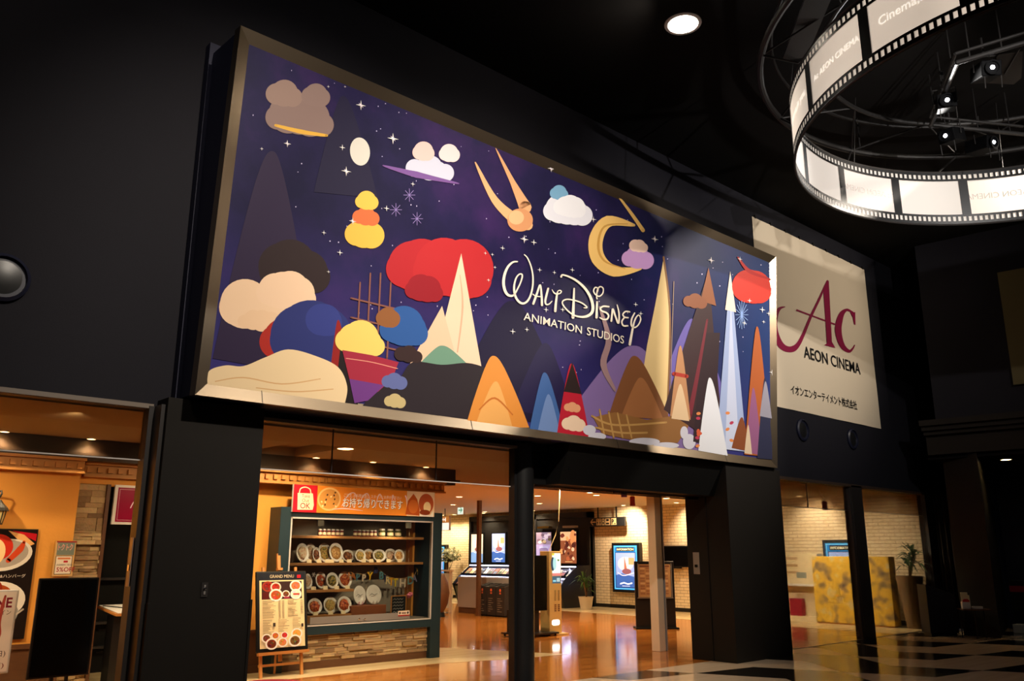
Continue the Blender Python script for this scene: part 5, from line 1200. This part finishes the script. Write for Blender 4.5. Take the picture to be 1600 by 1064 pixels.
for tier, (Ta, Tb) in enumerate(((T1a, T1b), (T2a, T2b))):
    n = 0; y = yb_ - .15
    dxy = Vector((Tb[0] - Ta[0], 0, Tb[1] - Ta[1])); ln_ = dxy.length; dn = dxy.normalized(); nn = Vector((dn.z, 0, -dn.x))
    if nn.x > 0: nn = -nn
    seen = []
    while y > ya + .1:
        mid = Vector((Ta[0], y, Ta[1])) + dxy * .5
        d = np.array(mid) - CAM; px = 800 + FPX * (d @ _r) / (d @ _fw)
        if (px < 806 or px > 878) and not (tier == 1 and 712 < px < 806 and False): seen.append(y)
        y -= .225
    for i, y in enumerate(seen):
        side = 'left' if y > 11.6 else 'right'
        idx = [v for v in seen if (v > 11.3) == (y > 11.6)].index(y)
        c1, c2 = rq.choice(pal), rq.choice(pal)
        O = Vector((Ta[0], y + .09, Ta[1])) + dxy * .9 + nn * .006
        p = Paint(O, (0, -1, 0), -dn, .0006); hh = .28
        p.rect(0, 0, .18, hh, C(*c1)); p.rect(.015, .02, .165, hh * .55, C(*c2)); p.rect(.03, hh * .7, .15, hh * .8, C(*rq.choice(pal)))
        o = p.build('brochure', 'print'); so = o.modifiers.new('solid', 'SOLIDIFY'); so.thickness = .004; so.offset = -1
        tag(o, 'brochure, %s from left in %s tier of the lit rack, %s half' % (ORD[idx], ('upper', 'lower')[tier], side), 'brochure', 'brochures on the lit rack')

# counter, bins
ct = thing('service_counter', (14.9, 9.2, 0), 'low silver service counter behind the three dark bins', 'counter')
MB().box(14.62, 15.2, 7.4, 10.45, .14, .9).build('body', 'silver_panel', ct, bevel=.004); MB().box(14.64, 15.18, 7.42, 10.43, 0, .14).build('kick_board', 'dark_wood', ct)
for i, y in enumerate((9.245, 8.91, 8.575)):
    t = thing('recycling_bin', (14.4, y - .16, 0), 'dark slim recycling bin, %s of the row of three' % ('left', 'middle', 'right')[i], 'bin', 'bins in front of the counter')
    MB().prism([(14.3, y, .03), (14.3, y, .70), (14.58, y, .77), (14.58, y, .03)], (0, -.32, 0)).build('body', 'dark_frame', t, bevel=.005)
    MB().box(14.31, 14.57, y - .315, y - .005, 0, .03).build('plinth', 'black_matt', t)
    MB().prism([(14.31, y - .04, .705), (14.31, y - .04, .715), (14.55, y - .04, .775), (14.55, y - .04, .765)], (0, -.24, 0)).build('opening_flap', 'black_matt', t)
    p = Paint((14.298, y, 0), (0, -1, 0), (0, 0, 1)); p.ell(.16, .62, .035, .035, C(206, 96, 56)); p.rect(.13, .53, .19, .57, C(190, 90, 56)); 
    for k in range(7): p.rect(.06, .42 - k * .05, .06 + (.08, .16, .12, .18, .1, .14, .17)[(k + i) % 7], .427 - k * .05, C(180, 170, 150))
    p.build('sorting_label', 'print', t)
struct(MB().box(14.15, 14.24, 9.06, 9.15, 0, IZ).build('wall_slim_post', 'dark_wood'))

# gate, stanchion, tree, signs at the far left of the hall
gt = thing('glass_gate', (14.6, 10.8, 0), 'low glass gate with cream rails beside the display case', 'gate')
g = MB(); g.box(14.47, 14.53, 10.57, 10.63, 0, 1.05); g.box(14.47, 14.53, 11.3, 11.36, 0, 1.05); g.box(14.46, 14.54, 10.5, 11.5, 1.03, 1.07); g.build('rail_frame', 'cream_post', gt)
MB().box(14.49, 14.51, 10.63, 11.3, .1, .98).build('glass_panel', 'frosted_panel', gt)
stn = thing('belt_stanchion', (14.3, 10.62, 0), 'slim metal belt stanchion in front of the glass gate', 'stanchion')
MB().lathe([(.15, 0), (.15, .015), (.03, .03), (.025, .05), (.025, .82), (.032, .83), (.032, .90), (0, .905)], 20, (14.2, 10.55, 0)).build('post', 'brushed_steel', stn, smooth=True)
MB().obox((14.2, 10.57, .78), (-.25, .968, -.12), (0, 0, 1), (1, 0, 0), .9, .05, .004).build('belt', 'yellow_belt', stn)
bl_ = thing('round_barrel', (13.6, 10.9, 0), 'dark round barrel half hidden behind the display case', 'barrel')
bp_ = onY(687, 922, 9.6)
MB().lathe([(.2, .1), (.30, .3), (.34, .55), (.30, .8), (.2, 1.0), (0, 1.0)], 24, (bp_[0] - .12, 9.6, 0)).build('body', 'dark_wood', bl_, smooth=True)
MB().lathe([(.24, 0), (.22, .1)], 24, (bp_[0] - .12, 9.6, 0)).build('foot', 'black_satin', bl_, smooth=True)
def foliage_tree(name, x, y, trunk_h, crown, label, cat, leafm, pot, leaf=.06, n=260, seed=1):
    t = thing(name, (x, y, 0), label, cat); rq = random.Random(seed)
    MB().lathe([(.14, 0), (.19, .3), (.2, .34), (.17, .34), (.16, .3), (0, .3)], 20, (x, y, 0)).build('pot', pot, t, smooth=True)
    g = MB()
    for k in range(5): g.tube([(x + rq.uniform(-.03, .03), y + rq.uniform(-.03, .03), .3), (x + rq.uniform(-.06, .06), y + rq.uniform(-.06, .06), trunk_h * .7), (x + rq.uniform(-crown * .5, crown * .5), y + rq.uniform(-crown * .5, crown * .5), trunk_h + rq.uniform(0, .25))], [.02, .016, .008], 6)
    g.build('trunk', 'bark', t, smooth=True)
    g = MB()
    for k in range(n):
        while True:
            v = Vector((rq.uniform(-1, 1), rq.uniform(-1, 1), rq.uniform(-1, 1)))
            if v.length < 1: break
        c = Vector((x, y, trunk_h + crown * .45)) + Vector((v.x * crown, v.y * crown, v.z * crown * .65)); d = Vector((rq.uniform(-1, 1), rq.uniform(-1, 1), rq.uniform(-.4, .8))).normalized(); s = d.orthogonal().normalized() * leaf * .35
        g.quad(c, c + d * leaf * .5 + s, c + d * leaf, c + d * leaf * .5 - s)
    g.build('foliage', leafm, t); return t
P = onX(701, 905, 18.7); foliage_tree('small_tree', 18.7, P[1], 1.25, .38, 'small bushy indoor tree beside the left end of the poster wall', 'tree', 'leaf_olive', 'terracotta_pale', .11, 320, 3)
def info_display(y0, y1, z0, z1, label, name='information_display', X_=19.185, art=True):
    t = thing(name, (X_, (y0 + y1) / 2, z0), label, 'display', 'information displays')
    MB().box(X_ - .14, X_, y0, y1, z0, z1).build('case', 'black_satin', t, bevel=.008)
    w, h = y1 - y0, z1 - z0; p = Paint((X_ - .142, y1, z0), (0, -1, 0), (0, 0, 1), .0008)
    b = .075; p.rect(b, b, w - b, h - b, C(40, 150, 226)); p.rect(b + .02, b + .02, w - b - .02, h - b - .02, C(120, 200, 246)); p.rect(b + .035, b + .035, w - b - .035, h - b - .035, C(30, 120, 200))
    p.rect(b + .10, h - b - .16, w - b - .10, h - b - .05, C(30, 24, 22)); p.text('INFORMATION', w / 2, h - b - .135, .062, C(252, 240, 200), width=w - 2 * b - .24, align='c', bold=.01)
    u0, v0, u1, v1 = b + .07, b + .06, w - b - .07, h - b - .2; p.rect(u0 - .015, v0 - .015, u1 + .015, v1 + .015, C(20, 22, 30))
    if art:
        O0 = p.O.copy(); p.O = p.P(u0, v0) - p.N * (p.k * p.lay); sea_poster(p, u1 - u0, v1 - v0); p.O = O0
    p.build('lit_face', 'backlit', t)
info_display(7.93, 8.93, .44, 1.79, 'blue edged information display on the brick wall beside the potted plant')
info_display(1.55, 2.47, .46, 1.81, 'blue edged information display on the brick wall behind the yellow boards')
a0 = onX(697, 850, 19.1); info_display(a0[1] - .05, a0[1] + .95, .44, 1.79, 'information display on the brick wall behind the small tree')
tv0, tv1 = onX(1034, 886, 19.1), onX(1080, 853, 19.1)
tv = thing('wall_television', (19.1, 6.6, 1.15), 'blank dark television on the brick wall', 'television')
MB().box(19.08, 19.19, 6.15, tv0[1], 1.145, 1.70).build('case', 'black_satin', tv, bevel=.006); MB().box(19.076, 19.08, 6.18, tv0[1] - .03, 1.175, 1.67).build('screen', 'black_screen', tv)
MB().box(19.05, 19.19, 6.6, 6.9, 1.11, 1.145).build('bracket', 'tube_metal', tv)
# signs hanging from the inner ceiling
ds = thing('direction_sign', (18.9, 8.96, 2.26), 'dark direction sign with arrow and toilet pictograms', 'sign')
MB().box(18.9, 18.96, 8.29, 9.64, 2.26, 2.51).build('panel', 'black_satin', ds); 
for y in (8.6, 9.3): MB().box(18.92, 18.94, y, y + .04, 2.51, IZ).build('hanger', 'tube_metal', ds)
p = Paint((18.898, 9.64, 2.26), (0, -1, 0), (0, 0, 1)); sc = C(206, 180, 130); k_ = C(24, 22, 20)
p.stroke([(.06, .125), (.24, .125)], .028, sc, False); p.stroke([(.14, .205), (.055, .125), (.14, .045)], .028, sc, False)
for u, w_ in ((.28, .19), (.50, .09), (.62, .18), (.84, .2)): p.rect(u, .03, u + w_, .22, sc)
for u in (.325, .425): p.ell(u, .185, .018, .018, k_); p.poly([(u - .03, .09), (u, .165), (u + .03, .09)], k_); p.rect(u - .012, .04, u + .012, .1, k_)
p.rect(.373, .03, .379, .22, k_); p.ell(.545, .17, .02, .02, k_); p.rect(.52, .06, .57, .12, k_); p.rect(.66, .14, .76, .2, k_); p.rect(.65, .05, .77, .1, k_); p.text('P', .86, .06, .13, k_, bold=.04); p.rect(.96, .05, 1.01, .08, k_)
p.build('pictograms', 'print', ds)
P = onX(719.5, 797, 16.0); ex = thing('exit_sign', P, 'small green arrow exit sign hanging from the hall ceiling', 'sign')
hw = .14; MB().box(16.0, 16.05, P[1] - hw, P[1] + hw, P[2] - .13, P[2] + .13).build('case', 'white_plastic', ex); MB().box(16.02, 16.03, P[1] - .01, P[1] + .01, P[2] + .13, IZ).build('hanger', 'tube_metal', ex)
p = Paint((15.998, P[1] + hw, P[2] - .13), (0, -1, 0), (0, 0, 1)); p.rect(0.01, .01, 2 * hw - .01, .25, C(214, 240, 226)); p.stroke([(.06, .13), (.2, .13)], .03, C(20, 120, 80), False); p.stroke([(.15, .19), (.215, .13), (.15, .07)], .03, C(20, 120, 80), False); p.build('lit_face', 'backlit', ex)
P = onX(694, 817, 16.0); fs = thing('screen_number_sign', P, 'white lit number sign beside the display case', 'sign'); hw = .24
MB().box(16.0, 16.06, P[1] - hw, P[1] + hw, P[2] - .22, P[2] + .2).build('case', 'white_plastic', fs); MB().box(16.02, 16.03, P[1] - .01, P[1] + .01, P[2] + .2, IZ).build('hanger', 'tube_metal', fs)
p = Paint((15.998, P[1] + hw, P[2] - .22), (0, -1, 0), (0, 0, 1)); p.rect(.01, .01, .47, .22, C(255, 250, 236)); p.rect(.01, .23, .47, .41, C(170, 110, 50)); p.text('+4', .24, .26, .12, C(255, 246, 226), align='c', bold=.03); p.build('lit_face', 'backlit', fs)

# kiosk and monitor
ks = thing('ticket_kiosk', (12.04, 4.4, 0), 'tall pale gold kiosk with small screen and glowing white oval', 'kiosk')
MB().box(11.88, 12.21, 4.3, 4.55, .03, 1.54).build('body', 'gold_panel', ks, bevel=.008); MB().box(11.80, 12.29, 4.2, 4.65, 0, .03).build('base_plate', 'gold_panel', ks)
p = Paint((11.88, 4.298, 0), (1, 0, 0), (0, 0, 1), .0006); p.rect(.08, 1.13, .31, 1.50, C(214, 236, 236)); p.ell(.10, 1.3, .05, .13, C(40, 60, 80)); p.ell(.15, 1.31, .05, .12, C(150, 200, 210)); p.ell(.25, 1.37, .03, .02, C(90, 120, 60)); p.rect(.08, 1.46, .14, 1.5, C(190, 190, 60)); p.rect(.08, 1.08, .31, 1.13, C(190, 120, 120)); p.rect(.08, .94, .31, 1.07, C(60, 90, 110)); p.rect(.2, .97, .29, 1.04, C(150, 180, 190)); p.rect(.1, .97, .18, 1.0, C(120, 190, 220)); p.build('screen', 'backlit', ks)
p = Paint((11.88, 4.2975, 0), (1, 0, 0), (0, 0, 1), .0006)
for u in (.13, .22):
    for k in range(9): p.rect(u, .80 - k * .022, u + .055, .81 - k * .022, C(120, 96, 60))
    for k in range(4): p.rect(u, .53 - k * .035, u + .055, .555 - k * .035, C(130, 90, 56))
p.build('instruction_print', 'print', ks)
g = MB(); g.prism([(12.045 + .10 * math.copysign(abs(math.cos(a_)) ** .5, math.cos(a_)), 4.296, .225 + .05 * math.copysign(abs(math.sin(a_)) ** .6, math.sin(a_))) for a_ in [i * 2 * math.pi / 24 for i in range(24)]], (0, .004, 0)); g.build('glowing_panel', 'kiosk_lamp', ks)
cb = [onY(858, 862, 4.45), onY(862, 850, 4.45), onY(868, 836, 4.45), onY(873, 815, 4.45)]
cb.append(np.array([cb[-1][0] + .05, 4.45, IZ])); tag(MB().tube(cb, .008, 6).build('power_cable', 'cable_white', smooth=True), 'thin pale cable hanging from the ceiling to the gold kiosk', 'cable')
mn = thing('floor_monitor', (11.5, 4.4, 0), 'black floor standing monitor beside the gold kiosk', 'monitor')
MB().box(11.15, 11.86, 4.34, 4.40, .45, 1.46).build('screen', 'black_screen', mn, bevel=.006); MB().box(11.2, 11.7, 4.40, 4.75, .06, .47).build('cabinet', 'black_satin', mn); MB().box(11.1, 11.98, 4.15, 4.8, .04, .07).build('base_plate', 'black_satin', mn)
for x, y in ((11.15, 4.2), (11.93, 4.2), (11.15, 4.75), (11.93, 4.75)): MB().ball((x, y, .022), .022, seg=8).build('castor', 'black_matt', mn, smooth=True)
# notice stand with schedule sheet
nsd = thing('notice_stand', (14.6, 3.95, 0), 'black floor stand carrying a printed schedule sheet', 'stand sign')
A_, B_ = Vector((14.22, 4.13, 0)), Vector((14.88, 3.62, 0)); u_ = (B_ - A_).normalized(); n_ = Vector((u_.y, -u_.x, 0)); wd_ = (B_ - A_).length
if n_.y > 0: n_ = -n_
g = MB(); g.obox(A_, u_, (0, 0, 1), -n_, wd_, 1.34, .06); g.build('panel', 'black_satin', nsd, bevel=.006)
g = MB(); g.prism([A_ - u_ * .03 + n_ * .12, B_ + u_ * .03 + n_ * .12, B_ - n_ * .3, A_ - n_ * .3], (0, 0, .03)); g.build('base_plate', 'black_matt', nsd)
g = MB(); g.prism([A_ + u_ * .1 - n_ * .06 + Vector((0, 0, .9)), A_ + u_ * .1 - n_ * .28 + Vector((0, 0, .03)), A_ + u_ * .1 - n_ * .24 + Vector((0, 0, .03))], u_ * (wd_ - .2)); g.build('rear_strut', 'black_matt', nsd)
p = Paint(A_ + u_ * .08 + n_ * .004 + Vector((0, 0, .62)), u_, (0, 0, 1), .0006); sw = wd_ - .16; p.rect(0, 0, sw, .66, C(176, 140, 96)); p.rect(.02, .6, sw - .02, .64, C(120, 80, 60))
for k in range(11):
    v = .56 - k * .05
    for j in range(5): p.rect(.03 + j * (sw - .06) / 5, v, .03 + (j + .8) * (sw - .06) / 5, v + .03, C(*((150, 110, 80) if (j + k) % 3 else (200, 170, 130))))
p.build('schedule_sheet', 'print', nsd)
g = MB(); g.obox(A_ + u_ * .06 + n_ * .004 + Vector((0, 0, .6)), u_, (0, 0, 1), n_, .015, .70, .02); g.obox(A_ + u_ * (wd_ - .07) + n_ * .004 + Vector((0, 0, .6)), u_, (0, 0, 1), n_, .015, .70, .02); g.obox(A_ + u_ * .04 + n_ * .004 + Vector((0, 0, .6)), u_, (0, 0, 1), n_, wd_ - .08, .012, .03); g.build('sheet_clip', 'brushed_steel', nsd)
def spiky_plant(x, y, pot_prof, top, label, leafm, potm, n=46, ln=.42, seed=2, z0=.3, stems=3):
    t = thing('potted_plant', (x, y, 0), label, 'potted plant'); rq = random.Random(seed)
    MB().lathe(pot_prof, 24, (x, y, 0)).build('pot', potm, t, smooth=True)
    g = MB()
    heads = []
    for k in range(stems):
        hx, hy, hz = x + rq.uniform(-.1, .1), y + rq.uniform(-.1, .1), z0 + (top - z0) * (.35 + .3 * k / max(1, stems - 1)); heads.append((hx, hy, hz)); g.tube([(x + rq.uniform(-.03, .03), y, z0 - .05), (hx, hy, hz)], .018, 6)
    g.build('stem', 'bark', t, smooth=True)
    g = MB()
    for k in range(n):
        hx, hy, hz = heads[k % stems]; a = rq.uniform(0, 6.28); el = rq.uniform(-.1, 1.3); L_ = ln * rq.uniform(.7, 1.1); d = Vector((math.cos(a) * math.cos(el), math.sin(a) * math.cos(el), math.sin(el))); s = Vector((-math.sin(a), math.cos(a), 0)) * .022
        p0 = Vector((hx, hy, hz + rq.uniform(-.08, .08))); p1 = p0 + d * L_ * .55; p2 = p0 + d * L_ + Vector((0, 0, -L_ * .35))
        g.quad(p0 - s * .5, p0 + s * .5, p1 + s, p1 - s); g.quad(p1 - s, p1 + s, p2 + s * .1, p2 - s * .1)
    g.build('leaves', leafm, t); return t
spiky_plant(18.05, 9.05, [(.15, 0), (.20, .3), (.215, .34), (.19, .34), (.18, .3), (0, .3)], 1.05, 'green spiky plant in a pale tapered pot beside the poster wall', 'leaf', 'terracotta_pale', 60, .42, 5)
spiky_plant(18.58, .34, [(.13, 0), (.14, .05), (.24, .85), (.27, 1.05), (.24, 1.05), (.22, 1.0), (0, 1.0)], 1.75, 'dark leafy plant in a tall brown urn behind the right window', 'leaf_dark', 'pot_brown', 50, .55, 9, 1.0)
# display boards behind the right windows
wb = thing('display_shelf', (18.75, 3.25, 0), 'pale display shelf unit behind the left of the right windows', 'display shelf')
g = MB(); g.box(18.72, 19.0, 2.46, 4.25, 0, 1.5); g.build('back_board', 'tag_paper', wb, bevel=.01)
MB().box(18.5, 18.72, 2.46, 4.25, .78, .82).build('shelf', 'white_plastic', wb); MB().box(18.5, 18.72, 2.46, 4.25, 0, .12).build('plinth', 'tag_paper', wb)
p = Paint((18.718, 4.25, 0), (0, -1, 0), (0, 0, 1)); 
for u0, v0, u1, v1, c3 in ((.1, 1.36, 1.3, 1.42, (206, 180, 140)), (.25, 1.15, .6, 1.25, (150, 120, 96)), (.8, 1.2, 1.3, 1.26, (190, 160, 110)), (.8, 1.05, 1.3, 1.1, (200, 170, 120)), (.15, .92, .3, 1.05, (110, 90, 80)), (1.25, .95, 1.5, 1.08, (150, 160, 150)), (.5, .15, 1.4, .2, (150, 130, 90))): p.rect(u0, v0, u1, v1, C(*c3))
p.build('printed_notes', 'print', wb)
for y, wd_, h_, m_, lab in ((3.95, .16, .36, 'dark_frame', 'dark box on the pale display shelf floor, leftmost'), (3.45, .22, .36, 'cornice_wood', 'orange brown box on the pale display shelf floor'), (2.98, .30, .26, 'red_cyl', 'crimson box on the pale display shelf floor')):
    tag(MB().box(18.54, 18.7, y - wd_ / 2, y + wd_ / 2, .121, .121 + h_ + .12).build('shelf_box', m_, bevel=.01), lab, 'box')
for i, (y0, y1, zt) in enumerate(((1.5, 2.42, 1.44), (.66, 1.45, 1.44))):
    t = thing('pattern_board', (18.5, (y0 + y1) / 2, 0), ('yellow patterned standing board left of the window mullion', 'yellow patterned standing board right of the window mullion')[i], 'display board', 'yellow patterned boards')
    MB().box(18.4, 18.7, y0, y1, .03, zt).build('board', 'yellow_soft', t, bevel=.01); MB().box(18.42, 18.68, y0 + .02, y1 - .02, 0, .03).build('plinth', 'cornice_wood', t)

# ------------------------------------------------------------------ dark right end of the hall
pf = MB(); pf.prism([(17.80, -.90, 0), (17.62, -1.604, 0), (20.8, -.71, 0), (20.8, -.02, 0), (19.6, -.3, 0)], (0, 0, 3.6))
struct(pf.build('wall_pilaster', 'dark_column'))
up = MB(); up.prism([(17.53, -.962, 4.05), (17.70, -2.35, 4.05), (18.1, -5.6, 4.05), (24, -5.6, 4.05), (24, -.05, 4.05), (20.3, -.05, 4.05)], (0, 0, CZ - 4.05))
struct(up.build('wall_side_upper', 'navy_wall'))
cs = MB()
for z0, z1, e in ((3.95, 4.06, .30), (3.86, 3.95, .22), (3.78, 3.86, .14), (3.4, 3.78, .04)):
    cs.prism([(17.53 - e, -.75 , z0), (17.70 - e, -2.35, z0), (18.1 - e, -5.6, z0), (18.6, -5.6, z0), (18.6, -.6, z0)], (0, 0, z1 - z0))
struct(cs.build('trim_7', 'cornice_dark'))
struct(MB().prism([(17.6, -.7, 3.32), (17.75, -2.35, 3.32), (18.1, -5.6, 3.32), (24, -5.6, 3.32), (24, -.1, 3.32)], (0, 0, .1)).build('ceiling_side', 'black_ceiling'))
struct(MB().box(21.5, 21.7, -8, -.3, 0, 3.4).box(20.7, 24, -.6, -.4, 0, 3.4).build('wall_side_lower', 'blue_wall'))
op = Paint((0, 0, 0), (0, -1, 0), (0, 0, 1)); q0, q1 = onX(1555, 428, 17.66), onX(1600, 600, 17.66)
pn = thing('wall_panel', (17.6, -2.5, 5), 'plain olive panel high on the dark side wall', 'panel')
dv = Vector((.4, -3.25, 0)).normalized(); MB().obox((17.635, q0[1] - .05, q1[2]), dv, (0, 0, 1), (-1, -.12, 0), 1.4, q0[2] - q1[2], .03).build('face', 'olive_panel', pn)
downlight(18.61, -1.793, 3.32, .09, 'small downlight under the dark cornice at the right edge', 6, 110, WARM2)
# ribbed curtain, sloping pedestal, side table
cu = MB(); pts = []
A_, B_ = Vector((19.05, -.14, 0)), Vector((19.0, -.78, 0)); n = 60
for i in range(n + 1):
    t_ = i / n; P = A_ + (B_ - A_) * t_; P.x += .05 * math.sin(t_ * 34); pts.append(P)
for i in range(n): cu.quad(pts[i] + Vector((0, 0, .02)), pts[i + 1] + Vector((0, 0, .02)), pts[i + 1] + Vector((0, 0, HZ)), pts[i] + Vector((0, 0, HZ)))
cuo = cu.build('pleated_curtain', 'dark_curtain', smooth='full'); so = cuo.modifiers.new('solid', 'SOLIDIFY'); so.thickness = .012
tag(cuo, 'tall pleated dark curtain right of the last window', 'curtain')
A_, B_ = onZ(1455, 994), onZ(1500, 994); A_, B_ = Vector((A_[0], A_[1], 0)), Vector((B_[0], B_[1], 0)); u_ = (B_ - A_).normalized(); bkv = Vector((-u_.y, u_.x, 0)); bkv = bkv if bkv.y > 0 else -bkv
zt0 = onY(1450, 913, A_.y)[2]; zt1 = onY(1497, 928, B_.y)[2]
pd = thing('sloping_pedestal', A_, 'dark sloping top pedestal in front of the curtain', 'pedestal')
g = MB(); g.prism([A_ + Vector((0, 0, .05)), B_ + Vector((0, 0, .05)), B_ + Vector((0, 0, zt1)), A_ + Vector((0, 0, zt0))], bkv * .35); g.build('body', 'navy_wall', pd, bevel=.006)
g = MB(); g.prism([A_ + u_ * .03 + bkv * .03, B_ - u_ * .03 + bkv * .03, B_ - u_ * .03 + bkv * .32, A_ + u_ * .03 + bkv * .32], (0, 0, .05)); g.build('plinth', 'black_matt', pd)
tz = onY(1515, 950.5, -1.2)[2]; T0, T1 = onZ(1497, 950.5, tz), onZ(1541, 951, tz)
st_ = thing('side_table', ((T0[0] + T1[0]) / 2, (T0[1] + T1[1]) / 2, 0), 'small dark side table beside the pilaster', 'table')
cx_, cy_ = (T0[0] + T1[0]) / 2 - .06, (T0[1] + T1[1]) / 2 - .05; ux = Vector((T1[0] - T0[0], T1[1] - T0[1], 0)); tl = ux.length; ux.normalize(); vx = Vector((-ux.y, ux.x, 0))
MB().obox(Vector((cx_, cy_, tz - .02)) - ux * tl / 2 - vx * .17, ux, vx, (0, 0, 1), tl, .34, .02).build('tabletop', 'dark_wood', st_, bevel=.003)
for s in (-.45, -.05, .4):
    q_ = Vector((cx_, cy_, 0)) + ux * tl * s + vx * (.1 if s != -.05 else -.1); g = MB(); g.tube([q_, q_ + Vector((0, 0, tz - .02))], .012, 8); g.build('leg', 'tube_metal', st_, smooth=True)
q_ = Vector((cx_, cy_, tz)) - ux * tl * .42
lh = thing('leaflet_holder', q_, 'white leaflet holder with a red label on the side table', 'leaflet holder')
MB().obox(q_ - vx * .05, ux, vx, (0, 0, 1), .14, .08, .12).build('box', 'white_plastic', lh, bevel=.003)
MB().obox(q_ - vx * .02 + ux * .01 + Vector((0, 0, .02)), ux, vx, (0, .05, 1), .12, .01, .27).obox(q_ - vx * .0 + ux * .05 + Vector((0, 0, .02)), ux, vx, (.05, .05, 1), .11, .01, .22).build('leaflets', 'tag_paper', lh)
p = Paint(q_ - vx * .052 + ux * .01 + Vector((0, 0, .12)), ux, (0, 0, 1)); p.rect(0, 0, .12, .04, C(200, 40, 40)); p.rect(.02, .04, .1, .055, C(200, 40, 40)); p.build('red_label', 'print', lh)
q_ = Vector((cx_, cy_, tz)) + ux * tl * -.05
ty = MB(); ty.obox(q_ - vx * .08, ux, vx, (0, 0, 1), .16, .10, .012); ty.obox(q_ - vx * .08, ux, vx, (0, 0, 1), .16, .008, .045); ty.obox(q_ + vx * .012, ux, vx, (0, 0, 1), .16, .008, .045); ty.obox(q_ - vx * .08, ux, vx, (0, 0, 1), .008, .10, .045); ty.obox(q_ - vx * .08 + ux * .152, ux, vx, (0, 0, 1), .008, .10, .045)
tag(ty.build('small_tray', 'white_plastic'), 'small pale paper tray on the side table', 'tray')
P = onZ(1579, 984) + np.array([0, -.28, 0]); zt = onY(1578, 908, P[1])[2]
cn_ = thing('ticket_post', P, 'black ticket post with a red band in the dark right corner', 'post')
MB().box(P[0] - .14, P[0] + .14, P[1] - .1, P[1] + .14, .0, zt - .22).build('body', 'black_satin', cn_, bevel=.005); MB().box(P[0] - .15, P[0] + .15, P[1] - .12, P[1] + .15, zt - .22, zt - .10).build('red_band', 'red_cyl', cn_, bevel=.004); MB().box(P[0] - .14, P[0] + .14, P[1] - .11, P[1] + .14, zt - .10, zt).build('head', 'black_satin', cn_, bevel=.004)
Q = onZ(1584, 988); tag(MB().box(Q[0] - .14, Q[0] + .14, Q[1] - .2, Q[1] - .04, 0, .16).build('floor_box', 'white_plastic', bevel=.006), 'small white box on the floor at the foot of the ticket post', 'box')
g = MB()
rl = thing('hand_rail', (20.6, -2.2, 0), 'thin metal hand rail at the far right edge', 'railing')
for z in (.55, .92): MB().tube([(20.2, -1.5, z), (20.6, -3.2, z)], .018, 8).build('rail', 'brass', rl)
for y in (-1.5, -2.35, -3.2): MB().tube([(20.2 + (-1.5 - y) * .235, y, 0), (20.2 + (-1.5 - y) * .235, y, .92)], .016, 8).build('post', 'tube_metal', rl)

# ------------------------------------------------------------------ unseen track lights for billboard and banner, plus fill spots added for dark wall
for loc, tgt, wt, dg_ in (((3.0, -6.0, 7.5), (4.2, -.5, 3.6), 1650, 66), ((5.5, -6.2, 7.5), (6.8, -.5, 3.7), 1500, 66), ((13.9, -5.4, 7.45), (10.2, -.5, 4.0), 1900, 60), ((16.6, -6.3, 7.45), (15.0, 0, 6.4), 750, 60), ((-.5, -5.6, 7.5), (.2, 0, 5.2), 230, 90), ((7.0, -2.6, 7.5), (6.6, 0, 7.0), 40, 120)):
    spot(loc, tgt, wt, dg_, (1, .88, .74), .9, .06)
